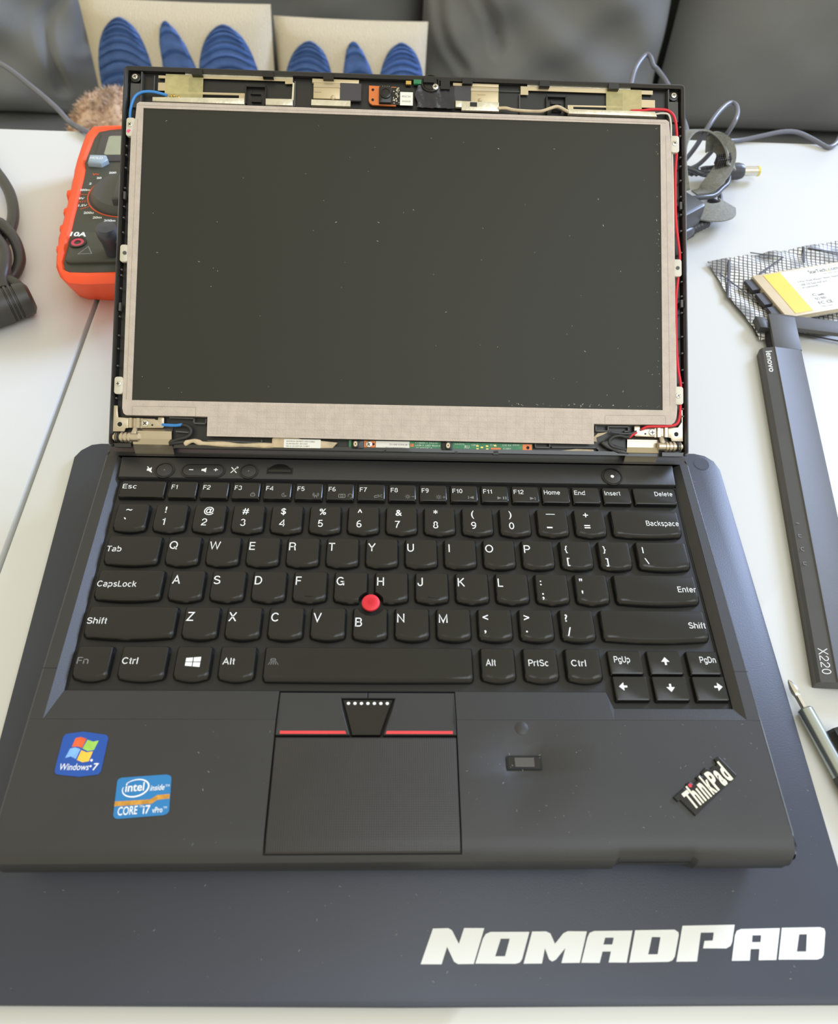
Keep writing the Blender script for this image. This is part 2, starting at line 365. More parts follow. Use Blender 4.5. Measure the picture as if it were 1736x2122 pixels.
back_cushion(520, 1250, 1340, 200, M_sofa, 'smooth dark grey back cushion at the right end of the view', nz=6)

# ---- knitted pillows: cream knit with three raised blue motifs
def knit_mat(name, rgb, rgb2, sc):
    m = mat(name, rgb, .95, var=.05, vscale=40, spec=.15); nt = m.node_tree; N = nt.nodes; L = nt.links
    tc = N.new('ShaderNodeTexCoord'); wv = N.new('ShaderNodeTexWave'); wv.inputs['Scale'].default_value = sc; wv.inputs['Distortion'].default_value = 12; wv.inputs['Detail'].default_value = 2
    L.new(tc.outputs['Object'], wv.inputs['Vector']); bp = N.new('ShaderNodeBump'); bp.inputs['Strength'].default_value = .35; bp.inputs['Distance'].default_value = .002
    L.new(wv.outputs[1], bp.inputs['Height']); L.new(bp.outputs[0], N['Principled BSDF'].inputs['Normal'])
    mx = N.new('ShaderNodeMixRGB'); mx.inputs[1].default_value = (*lin(rgb), 1); mx.inputs[2].default_value = (*lin(rgb2), 1)
    L.new(wv.outputs[1], mx.inputs[0]); L.new(mx.outputs[0], N['Principled BSDF'].inputs['Base Color'])
    return m
M_knit = knit_mat('cream_knit', (208, 197, 176), (214, 204, 184), 120)
M_bknit = mat('blue_tuft', (80, 106, 160), .95, var=.12, vscale=60, spec=.1, bump=.8, bscale=400)
M_bknit2 = mat('blue_tuft_dark', (60, 86, 138), .95, var=.12, vscale=60, spec=.1, bump=.8, bscale=400)
def knitted(x0, x1, z0, z1, y, lab, motifs):
    t = thing('knitted_pillow', lab, 'pillow', ((x0+x1)/2, y, z0), 'knitted pillows on the sofa')
    c = MB(); pillow_mesh(c, x0, x1, z0, z1, y, 90, n=22, lean=.18, pinch=.015); c.build('pillow_cover', M_knit, t, smooth=80)
    W = x1-x0; H = z1-z0
    def surf(px, pz, lift):
        u = (px-x0)/W*2-1; v = (pz-z0)/H*2-1; e = max(0, (1-abs(u)**2.6)*(1-abs(v)**2.6))**.45
        return (px, y-45*e+(pz-z0)*.18-lift, pz)
    for mo in motifs:
        g = MB(); rows = len(mo); n = 10; vs = []; fs = []
        sub = []
        for i in range(rows-1):
            for k in range(3):
                tt = k/3; sub.append([mo[i][q]*(1-tt)+mo[i+1][q]*tt for q in range(3)])
        sub.append(list(mo[-1]))
        for i, (zz, xa, xb) in enumerate(sub):
            ed = 0 if i in (0, len(sub)-1) else 1
            for k in range(n+1):
                u = k/n; bow = .24*(xb-xa)*(1-(2*u-1)**2)
                vs.append(surf(xa+(xb-xa)*u, zz+bow*(1 if i < len(sub)-1 else 1), (5+2.2*math.sin(i*1.9))*ed*(1 if 0 < k < n else 0)))
        for i in range(len(sub)-1):
            for k in range(n):
                g.m = 1 if (i % 4 == 0) else 0
                a = i*(n+1)+k; fs.append((a, a+n+1, a+n+2, a+1))
        for fi, ff in enumerate(fs): pass
        bidx = len(g.v); g.v += [g.T(*p) for p in vs]
        for fi, ff in enumerate(fs):
            g.f.append([bidx+q for q in ff]); g.mi.append(1 if (fi//n) % 4 == 0 else 0)
        g.build('tufted_motif', [M_bknit, M_bknit2], t, smooth=60, label='raised blue tufted motif')
def oval(xc, zt, wv, h, lean=0):
    rows = []
    for k in range(17):
        q = (k/16)**1.7; zz = zt-h*q; ww = wv*(.12+.88*math.sqrt(max(0, 1-(1-min(1, q*2.0))**2))) if q < .5 else wv*(1-.10*(q-.5))
        rows.append((zz, xc-ww/2+lean*q, xc+ww/2+lean*q))
    return rows
knitted(-532, -214, -492, -236, 1160, 'cream knitted pillow with three blue motifs, the left of the two',
        [oval(-462, -258, 100, 190, -8), [(-258, -392, -382), (-266, -397, -371), (-285, -400, -357), (-310, -399, -346), (-345, -401, -333), (-450, -412, -318)], oval(-292, -262, 104, 190, 6)])
knitted(-213, 52, -492, -258, 1175, 'cream knitted pillow with three blue motifs, the right and lower one',
        [oval(-150, -286, 90, 170, -12), [(-284, -83, -68), (-292, -88, -60), (-312, -92, -48), (-340, -96, -36), (-450, -110, -26)], oval(6, -284, 84, 170, 4)])

# ---- brown fluffy thing on the seat
def fluffy():
    g = MB(); rr = random.Random(3); n = 56; m = 28; vs = []; fs = []
    for j in range(m+1):
        for i in range(n):
            a = 2*math.pi*i/n; b_ = math.pi*j/m
            k = 1+.05*math.sin(5*a+2*math.sin(3*b_))*math.sin(b_)+.05*math.sin(9*a+4*b_)*math.sin(b_)+rr.uniform(-.025, .025)
            vs.append((-455+88*k*math.sin(b_)*math.cos(a), 1035+60*k*math.sin(b_)*math.sin(a), -402+92*k*math.cos(b_)))
    for j in range(m):
        for i in range(n):
            q = (i+1) % n; fs.append((j*n+i, j*n+q, (j+1)*n+q, (j+1)*n+i))
    g.add(vs, fs)
    for _ in range(2600):        # tufts of pile
        a = rr.uniform(0, 6.283); b_ = math.acos(rr.uniform(-.6, 1))
        d = Vector((math.sin(b_)*math.cos(a), math.sin(b_)*math.sin(a), math.cos(b_)))
        p = Vector((-455+88*d.x, 1035+60*d.y, -402+92*d.z)); d = (d+Vector([rr.uniform(-.7, .7) for _ in range(3)])).normalized()
        s_ = d.cross(Vector((rr.uniform(-1, 1), rr.uniform(-1, 1), .3))).normalized()*2.2
        g.add([tuple(p-s_), tuple(p+s_), tuple(p+d*rr.uniform(6, 13))], [(0, 1, 2)])
    mf = mat('brown_fur', (206, 180, 160), 1.0, var=.35, vscale=45, spec=.1)
    tag(g.build('fluffy_cushion', mf, smooth=60), 'brown fluffy cushion lying on the sofa seat behind the multimeter', 'cushion')
fluffy()

# ================================================================== mat under the laptop
pad = thing('laptop_mat', 'dark navy laptop mat with large white lettering under the laptop', 'mat', (0, -60, -28))
PL = [(-183.5, 66), (-181, 71), (-176, 75.2), (-171, 76.2), (173, 76.2), (179, 74.5), (183.5, 70.5), (185.6, 64), (181.6, -188), (178.5, -191.4), (165, -191.4), (0, -190.4), (-146, -188.2), (-165, -188), (-169, -186.5), (-170.6, -183)]
b = MB(); b.prism(PL, -28, -24, bev=.5); b.build('mat_sheet', M_pad, pad, smooth=30)
b = MB(); b.ring(circ(175.4, 68.4, 4.6, 28), circ(175.4, 68.4, 4.15, 28), -24.05, -23.9); b.prism(circ(175.4, 68.4, 4.1, 28), -24.1, -23.85); b.build('round_stud', M_pad, pad, smooth=30)
NP = {
'N': ([(7.9,-177.0),(12.9,-165.3),(18.9,-165.2),(20.3,-165.9),(22.8,-170.5),(25.1,-165.2),(33.0,-165.3),(28.2,-177.1),(22.2,-177.1),(20.7,-176.3),(18.2,-171.4),(15.9,-177.1)],),
'O': ([(28.8,-177.0),(32.2,-168.9),(33.4,-167.3),(35.3,-166.6),(50.6,-166.7),(46.9,-175.7),(45.9,-176.8),(44.2,-177.2)], [(36.6,-174.7),(39.2,-168.9),(42.7,-168.9),(40.4,-174.7)]),
'M': ([(47.3,-177.2),(51.7,-166.6),(57.2,-166.6),(58.8,-167.3),(60.2,-170.8),(63.9,-167.3),(65.7,-166.6),(73.3,-166.7),(69.0,-177.1),(61.9,-177.1),(64.1,-172.2),(59.9,-176.0),(58.4,-176.6),(57.3,-175.9),(56.1,-172.2),(54.4,-177.2)],),
'A': ([(69.6,-177.1),(73.2,-168.8),(74.3,-167.2),(76.3,-166.6),(91.4,-166.6),(87.2,-177.2),(80.2,-177.1),(81.7,-173.5),(78.4,-173.5),(76.7,-177.2)], [(79.1,-171.2),(80.2,-168.9),(83.6,-168.9),(82.6,-171.2)]),
'D': ([(88.2,-177.2),(92.5,-166.5),(108.3,-166.4),(109.6,-167.3),(109.5,-168.3),(106.4,-175.4),(105.2,-176.6),(103.6,-177.1)], [(96.1,-174.6),(98.7,-168.8),(102.1,-168.9),(99.8,-174.6)]),
'P': ([(106.6,-177.1),(111.7,-165.1),(132.8,-164.9),(130.2,-170.8),(129.2,-172.1),(127.3,-172.9),(118.1,-172.8),(119.3,-170.3),(122.6,-170.2),(123.7,-167.5),(118.5,-167.5),(114.7,-177.1)],),
'A2': ([(128.4,-177.0),(131.9,-168.5),(133.0,-167.0),(134.9,-166.4),(150.7,-166.2),(146.0,-176.9),(139.0,-176.9),(140.4,-173.2),(136.9,-173.2),(135.5,-177.0)], [(138.1,-170.9),(138.9,-168.6),(142.4,-168.6),(141.5,-170.9)]),
'D2': ([(146.9,-176.8),(151.5,-166.1),(167.0,-166.0),(168.6,-166.5),(168.6,-167.8),(165.3,-175.4),(164.2,-176.4),(162.3,-176.9)], [(155.0,-174.2),(157.8,-168.4),(160.9,-168.4),(158.7,-174.2)])}
def flat_poly(mb, outer, hole, z):     # polygon with an optional hole, triangulated
    bm = bmesh.new(); es = []
    for lp in [outer]+([hole] if hole else []):
        vs = [bm.verts.new((x, y, 0)) for x, y in lp]
        es += [bm.edges.new((vs[i], vs[(i+1) % len(vs)])) for i in range(len(vs))]
    bmesh.ops.triangle_fill(bm, use_beauty=True, edges=es); bm.verts.index_update()
    mb.add([(v.co.x, v.co.y, z) for v in bm.verts], [tuple(v.index for v in f_.verts) for f_ in bm.faces]); bm.free()
for k, v in NP.items():
    b = MB(); flat_poly(b, v[0], v[1] if len(v) > 1 else None, -23.85)
    for lp in v:
        n = len(lp); b.add([(x, y, -24.02) for x, y in lp]+[(x, y, -23.85) for x, y in lp], [(i, (i+1) % n, n+(i+1) % n, n+i) for i in range(n)])
    b.build('letter', M_white, pad, label='white letter %s' % k[0])

# ================================================================== laptop
lap = thing('laptop', 'open black laptop with its screen bezel removed, standing on the navy mat', 'laptop', (0, -45, -24))
# ---- base housing
XE = 154.3
XC = [-XE, -153.4, -147.8, -52.5, 23.2, 40.9, 43.2, 57.4, 59.9, 82.6, 84.8, 113.2, 115.2, 147.8, 153.4, XE]
def prof(y):                                        # deck height towards the front edge
    P = [(-200, -9), (-147.3, -6), (-147.0, -3), (-146.2, -.9), (-144, .7), (-141, 1.7), (-137.5, 2.4), (100, 2.5)]
    for (a, b), (c, d) in zip(P, P[1:]):
        if a <= y <= c: return b+(d-b)*(y-a)/(c-a)
YR = [-147.3, -147.0, -146.2, -144, -141, -137.5, -117.1, -112.4, -107.1, -101.8, -92.5]
b = MB(); vs = []; fs = []
def exy(x, y):
    if abs(x) >= XE-.01: return (x if y > -143 else x-(.6 if y > -145 else 1.8)*math.copysign(1, x))
    if abs(x) > 153 and y < -145: return x-1.4*math.copysign(1, x)
    return x
for y in YR:
    for x in XC:
        yy = y+(1.6*max(0, min(1, (-141-y)/5)) if 84 < x < 114 else 0)
        zz = prof(y)-(.8 if abs(x) >= XE-.01 else 0)-(1.7 if 43 < x < 58 and -113 < y < -107 else 0)
        vs.append((exy(x, y), yy, zz))
nx = len(XC)
for j in range(len(YR)-1):
    for i in range(nx-1):
        if XC[i] == -52.5 and YR[j] >= -144: continue
        fs.append((j*nx+i, j*nx+i+1, (j+1)*nx+i+1, (j+1)*nx+i))
b.add(vs, fs)
def q(*p): b.add(list(p), [tuple(range(len(p)))])
zt = .3
q((-XE,-92.5,1.7), (-153.4,-92.5,2.5), (-153.4,50,2.5), (-XE,50,1.7)); q((XE,-92.5,1.7), (153.4,-92.5,2.5), (153.4,50,2.5), (XE,50,1.7))
q((-153.4,-92.5,2.5), (-147.8,-92.5,2.5), (-148.2,46.5,2.5), (-153.4,46.5,2.5)); q((153.4,-92.5,2.5), (147.8,-92.5,2.5), (149.6,46.5,2.5), (153.4,46.5,2.5))
q((-147.8,-92.5,2.5), (-143.3,-79.5,zt), (-144.6,0,-.6), (-145.6,33,-.9), (-146.4,46.5,-.6), (-148.2,46.5,2.5), (-148.1,0,2.5))       # left slope
q((147.8,-92.5,2.5), (144,-86.8,zt), (144.4,0,-.6), (145.6,33,-.9), (146.2,46.5,-.6), (149.6,46.5,2.5), (148.8,0,2.5))
q((-147.8,-92.5,2.5), (-52.5,-92.5,2.5), (-52.5,-79.5,zt), (-143.3,-79.5,zt))
q((23.2,-92.5,2.5), (90.3,-92.5,2.5), (89.3,-79.5,zt), (23.2,-79.5,zt))
q((90.3,-92.5,2.5), (91.7,-86.8,zt), (89.3,-79.5,zt)); q((90.3,-92.5,2.5), (147.8,-92.5,2.5), (144,-86.8,zt), (91.7,-86.8,zt))
# inner walls of the keyboard well, floor of the well and of the touchpad pocket
W = [(-143.3,-79.5), (89.3,-79.5), (91.7,-86.8), (144,-86.8), (144.4,0), (146.2,46.5), (-146.4,46.5), (-144.6,0)]
b.add([(x, y, zt if k < 4 else -.6) for k, (x, y) in enumerate(W)]+[(x, y, -2.2) for x, y in W], [(i, (i+1) % 8, 8+(i+1) % 8, 8+i) for i in range(8)]+[tuple(range(8, 16))])
q((-52.5,-144,-.6), (23.2,-144,-.6), (23.2,-79.5,-1.6), (-52.5,-79.5,-1.6))
q((-52.5,-144,-.6), (23.2,-144,-.6), (23.2,-144,.7), (-52.5,-144,.7)); q((-52.5,-144,-.6), (-52.5,-144,.7), (-52.5,-137,2.5), (-52.5,-92.5,2.5), (-52.5,-79.5,zt), (-52.5,-79.5,-1.6))
q((23.2,-144,-.6), (23.2,-144,.7), (23.2,-137,2.5), (23.2,-92.5,2.5), (23.2,-79.5,zt), (23.2,-79.5,-1.6))
# outer side walls down to the underside
OUT = [(-XE,50,1.7), (-XE,-143,.2), (-XE+.6,-145.5,-1.2), (-XE+3,-147.3,-6), (82.6,-147.3,-6), (84.8,-145.8,-6), (113.2,-145.8,-6), (115.2,-147.3,-6), (XE-3,-147.3,-6), (XE-.6,-145.5,-1.2), (XE,-143,.2), (XE,50,1.7), (XE,60,-4), (-XE,60,-4)]
n = len(OUT)
low = [(x*.972, y+4 if y < 0 else y-1, -20) for x, y, z in OUT]; mid = [(x, y, min(z, -1)-4) for x, y, z in OUT]
b.add(OUT+mid+low, [(i, (i+1) % n, n+(i+1) % n, n+i) for i in range(n)]+[(n+i, n+(i+1) % n, 2*n+(i+1) % n, 2*n+i) for i in range(n)]+[tuple(range(2*n, 3*n))])
q((-XE,50,1.7), (XE,50,1.7), (XE,60,-4), (-XE,60,-4)); q((-XE,46.5,2.5), (XE,46.5,2.5), (XE,50,1.7), (-XE,50,1.7))
deck = b.build('base_housing', M_deck, lap, smooth=28)
for sx in (-1, 1):
    b = MB(); b.box(*(sorted((sx*154.4, sx*147.9))), -70.6, -70.35, 2.45, 2.53); b.build('seam_line', M_gap, deck)
    b = MB(); b.box(*(sorted((sx*154.45, sx*154.25))), -142, 49, .9, 1.15); b.build('edge_seam', M_gap, deck)
b = MB(); b.add([(153.45,-137,2.53),(153.5,46,2.53),(154.36,46,1.75),(154.34,-137,1.75)], [(0,1,2,3)]); b.add([(153.45,-137,2.53),(154.34,-137,1.75),(153.9,-144.5,.1),(153.2,-144.2,.6)], [(0,1,2,3)])
b.build('worn_edge_highlight', mat('worn_edge_highlight', (132, 138, 150), .25, metal=.8), deck)  # pale metal strip paints the light's highlight along the worn, glossy right edge
for fx, fy in ((-130, -125), (130, -125), (-130, 40), (130, 40)):
    b = MB(); b.lathe((fx, fy, 0), [(7, -24), (7.5, -23.5), (7.5, -20)]); b.build('rubber_foot', M_rub, lap, smooth=40)

# ---- strip with the small buttons
stp = MB(); stp.prism([(-145.2,33.2), (144.6,33.2), (145.6,46.3), (-146.2,46.3)], -2, 2.0, bev=.5); strip = stp.build('button_strip', M_deck, lap, smooth=30)
def ring_btn(cx, cy, rx, ry, name, lab, dot=None):
    pl = (lambda d: circ(cx, cy, rx-d, 32)) if abs(rx-ry) < .1 else (lambda d: rrect(cx-rx+d, cx+rx-d, cy-ry+d, cy+ry-d, ry-d-.01, 8))
    r = MB(); r.ring(pl(0), pl(.75), 1.9, 2.45); r.build('rim', M_blk, strip, smooth=30)
    c = MB(); c.prism(pl(1.0), 1.9, 2.5, bev=.4)
    if dot: c.m = 1; c.prism(circ(cx, cy, dot[0], 14), 2.5, 2.54); 
    return c.build(name, [M_deck, dot[1]] if dot else M_deck, lap, smooth=30, label=lab)
ring_btn(-122.5, 37.6, 5.1, 5.1, 'mute_button', 'round speaker mute button', (.35, M_dim))
vb = ring_btn(-102.8, 37.8, 11.4, 4.6, 'volume_button', 'oblong volume button with minus and plus')
b = MB(); b.text('-', -110.0, 37.2, 2.56, 2.2, w=2.2, bold=.03); b.text('+', -97.4, 36.8, 2.56, 2.6, w=2.2, bold=.01)
b.add([(-103.6,37.2,2.56),(-102.6,37.2,2.56),(-101.2,36.3,2.56),(-101.2,39.4,2.56),(-102.6,38.5,2.56),(-103.6,38.5,2.56)], [(0,1,2,3,4,5)])
b.build('print', M_white, vb)
ring_btn(-79.4, 37.7, 4.9, 4.9, 'microphone_button', 'round microphone mute button', (.35, M_dim))
pw = ring_btn(111.4, 37.9, 5.6, 5.6, 'power_button', 'round power button with a white light', (.95, M_white))
b = MB(); b.add([(-131.6,37.2,2.05),(-130.6,37.2,2.05),(-129.3,36.2,2.05),(-129.3,39.6,2.05),(-130.6,38.6,2.05),(-131.6,38.6,2.05)], [(0,1,2,3,4,5)])
b.add([(-131.9,39.8,2.06),(-131.5,40.1,2.06),(-128.6,36.3,2.06),(-129.0,36.0,2.06)], [(0,1,2,3)])
for s_ in (1, -1): b.add([(-88.8,38.5-1.7*s_,2.06),(-88.4,38.5-2.0*s_,2.06),(-85.4,38.5+1.7*s_,2.06),(-85.8,38.5+2.0*s_,2.06)], [(0,1,2,3)])
b.prism(circ(-85.6, 40.2, .6, 12), 2.0, 2.06); b.build('icon_print', M_white, strip)
b = MB(); b.box(-70.2, -56.7, 36.3, 40.6, 1.95, 2.06); b.build('slot', M_gap, strip)
b = MB(); b.prism([(-63.5+6.2*math.cos(a*math.pi/12), 37.4+5.4*math.sin(a*math.pi/12)) for a in range(13)], 2, 2.5, bev=.3); b.build('slot_flap', M_blk, strip, smooth=30)

# ---- keyboard
b = MB()
W2 = [(-143.3,-79.5), (89.3,-79.5), (91.7,-86.8), (144,-86.8), (144.4,0), (145.6,33.0), (-145.6,33.0), (-144.6,0)]
b.ring(W2, inset(ccw(W2), .75), -1.6, -.75); b.build('well_edge', M_gap, deck)
tr = MB(); tr.prism([(-143.1,-79.2), (89.1,-79.2), (91.5,-86.5), (143.6,-86.5), (144,0), (144.6,33), (-144.6,33), (-144.2,0)], -2.1, -1.0); tray = tr.build('keyboard_tray', M_tray, lap)
PX, PY, PR = -14.3, -38.2, 5.6
def key_outline(x0, x1, y0, y1, ins, arc, rt, rb, cut):
    l, r, t, bt = ins; x0 += l; x1 -= r; y1 -= t; y0 += bt; out = []
    sag = arc
    for k in range(5):                                  # bottom-left corner
        a = math.radians(180+90*k/4); out.append((x0+rb+rb*math.cos(a), y0+sag+rb+rb*math.sin(a)-sag*0))
    m = 8 if not cut else 24
    for k in range(1, m):
        u = k/m; x = x0+rb+(x1-x0-2*rb)*u; out.append((x, y0+sag-sag*(1-(2*u-1)**2)))
    for k in range(5):
        a = math.radians(270+90*k/4); out.append((x1-rb+rb*math.cos(a), y0+sag+rb+rb*math.sin(a)))
    if cut:
        for k in range(1, 16): out.append((x1, y0+sag+rb+(y1-rt-y0-sag-rb)*k/16))
    for k in range(3):
        a = math.radians(90*k/2); out.append((x1-rt+rt*math.cos(a), y1-rt+rt*math.sin(a)))
    if cut:
        for k in range(1, 24): out.append((x1-rt+(x0-x1+2*rt)*k/24, y1))
    for k in range(3):
        a = math.radians(90+90*k/2); out.append((x0+rt+rt*math.cos(a), y1-rt+rt*math.sin(a)))
    if cut:
        for k in range(1, 16): out.append((x0, y1-rt-(y1-rt-y0-sag-rb)*k/16))
        R = PR+ins[0]*.8; o2 = []
        for x, y in out:
            d = math.hypot(x-PX, y-PY)
            if d < R: x, y = PX+(x-PX)/max(d, .01)*R, PY+(y-PY)/max(d, .01)*R
            o2.append((x, y))
        out = o2
    return out
def key(x0, x1, y0, y1, what, small=False, cut=False):
    k = MB()
    if small: L = [((0,0,0,0), -.9), ((.05,.05,.05,.1), .5), ((.35,.35,.3,.6), 1.35), ((.7,.7,.6,1.1), 1.6)]; arc, rt, rb = .0, .5, .8
    else: L = [((0,0,0,0), -.9), ((.1,.1,.1,.15), .5), ((.55,.55,.4,1.0), 1.8), ((.95,.95,.75,1.7), 2.3), ((1.6,1.6,1.4,2.6), 2.42)]; arc, rt, rb = (1.1 if x1-x0 < 60 else .3), .7, 2.2
    k.levels([[(x, y, z) for x, y in key_outline(x0, x1, y0, y1, i_, arc, rt, rb, cut)] for i_, z in L], cap0=False)
    return k.build('key', M_key, lap, org=DECK((x0+x1)/2, (y0+y1)/2, 0), smooth=27, label=what)
def legend(ko, items, z, m=None):
    t = MB()
    for it in items: t.text(it[0], it[1], it[2], z, it[3], hv=True, **(it[4] if len(it) > 4 else {}))
    return t.build('legend', m or M_white, ko)
U = 19.05; RB = [0, -18.9, -37.75, -56.65]; KH = 16.4; ZT = 2.46; ZS = 1.64
def kx(u): return (u-7.5)*U
rows = [
 (0, .5, [('~','`'),('!','1'),('@','2'),('#','3'),('$','4'),('%','5'),('^','6'),('&','7'),('*','8'),('(','9'),(')','0'),('_','-'),('+','=')]),
 (1, 2.0, list('QWERTYUIOP')+[('{','['),('}',']')]),
 (2, 2.25, list('ASDFGHJKL')+[(':',';'),('"',"'")]),
 (3, 2.75, list('ZXCVBNM')+[('<',','),('>','.'),('?','/')])]
names = {'~': 'tilde', '`': 'grave'}
for r, u0, ks in rows:
    for i, kk in enumerate(ks):
        c = kx(u0+i); x0, x1 = c-8.3, c+8.3; y0 = RB[r]; y1 = y0+KH
        cut = kk in ('G', 'H', 'B')
        ko = key(x0, x1, y0, y1, 'key marked %s' % (kk if isinstance(kk, str) else ' and '.join(kk)), cut=cut)
        if isinstance(kk, str):
            dy = -2.2 if kk == 'B' else 0
            legend(ko, [(kk, x0+(1.5 if kk not in 'I' else 2.6), y0+8.9+dy, 4.4, dict(bold=.012))], ZT)
        else:
            small = kk[0] in '{}'; up = 3.6 if not small else 2.8
            legend(ko, [(kk[0], x0+5.2 if r == 0 else x0+2.6, y0+(11.0 if r == 0 else 10.0)-(2.6 if kk[0] == '_' else 0)*-1, 3.5 if not small else 3.0, dict(bold=.012) if kk[0] not in '_' else dict(w=4.6, bold=.012)),
                        (kk[1], x0+(4.9 if r == 0 else 3.0), y0+(3.7 if r == 0 else 2.9)+(0 if kk[1] not in ',.' else 1.6), 4.1 if not small else 3.4, dict(bold=.012) if kk[1] != '-' else dict(w=2.8, bold=.02))], ZT)
        if kk in ('F', 'J'):
            b = MB(); b.prism(rrect(c-1.9, c+1.9, y0+2.9, y0+3.5, .28), 2.3, 2.75, bev=.1); b.build('raised_bar', M_key, ko)
for u0, u1, r, t, al, w_, yy in [(0,1.5,1,'Tab','l',6.9,7.2), (0,1.75,2,'CapsLock','l',17.9,7.1), (0,2.25,3,'Shift','l',8.7,7.2), (13,15,0,'Backspace','r',16.7,6.9), (12.75,15,2,'Enter','r',8.8,6.9), (12.25,15,3,'Shift','r',7.8,7.0), (13.5,15,1,'|','l',.5,9.5)]:
    x0, x1 = kx(u0)+1.2, kx(u1)-1.2; y0 = RB[r]
    ko = key(x0, x1, y0, y0+KH, 'key marked %s' % ('bar and backslash' if t == '|' else t))
    if t == '|': legend(ko, [('|', x0+3.2, y0+10.4, 2.6, dict(w=.5)), ('\\', x0+3.4, y0+3.4, 3.2, dict(w=2.0))], ZT)
    else: legend(ko, [(t, x0+.9 if al == 'l' else x1-1.2, y0+yy, 3.0, dict(w=w_, al=al, bold=.01))], ZT)
Y5 = -75.9
for x0, x1, t, tx, w_ in [(-141.8,-125.9,'Fn',-140.4,4.9), (-122.7,-101.8,'Ctrl',-121.2,6.7), (-99,-82.8,'win',0,0), (-80,-63.5,'Alt',-78,5.2), (-60.6,31.9,'space',0,0), (34.6,50.8,'Alt',37.2,4.4), (53.7,69.9,'PrtSc',56.2,8.8), (72.7,89.3,'Ctrl',75.3,6.6)]:
    ko = key(x0, x1, Y5, Y5+16.3, 'key marked %s' % t if t not in ('win', 'space') else ('key with a four-pane window symbol' if t == 'win' else 'wide space bar with a small lamp symbol'))
    if t == 'win':
        b = MB()
        for (a0, a1) in ((0, .46), (.52, 1)):
            for (b0, b1) in ((0, .46), (.53, 1)):
                fx = lambda u, v: (-94.0+6.4*u, -67.3+(v-.5)*(3.6+1.1*u), ZT)
                b.add([fx(a0, b0), fx(a1, b0), fx(a1, b1), fx(a0, b1)], [(0,1,2,3)])
        b.build('window_symbol', M_white, ko)
    elif t == 'space':
        b = MB(); b.ring([(-57.6,-66.4),(-54.9,-66.4),(-55.4,-65.5),(-57.1,-65.5)], [(-57.2,-66.2),(-55.3,-66.2),(-55.6,-65.7),(-56.9,-65.7)], ZT-.02, ZT)
        for k in range(5):
            xa = -57.2+k*.5; xb = -58.4+k*1.1; b.add([(xa,-66.7,ZT),(xa+.25,-66.7,ZT),(xb+.25,-68.4,ZT),(xb,-68.4,ZT)], [(0,1,2,3)])
        b.build('lamp_symbol', M_dim, ko)
    else: legend(ko, [(t, tx, Y5+7.5, 3.0, dict(w=w_, bold=.01))], ZT, M_dim if t == 'Fn' else None)
fk = [(-142.9,-120.0,'Esc',6.9)]+[(-118.4+15.93*i, -118.4+15.93*i+14.4, t, None) for i, t in enumerate(['F1','F2','F3','F4','F5','F6','F7','F8','F9','F10','F11','F12'])]+[(72.6,87.2,'Home',8.4),(88.5,103.2,'End',5.6),(104.5,119.3,'Insert',8.2),(120.8,143.2,'Delete',9.4)]
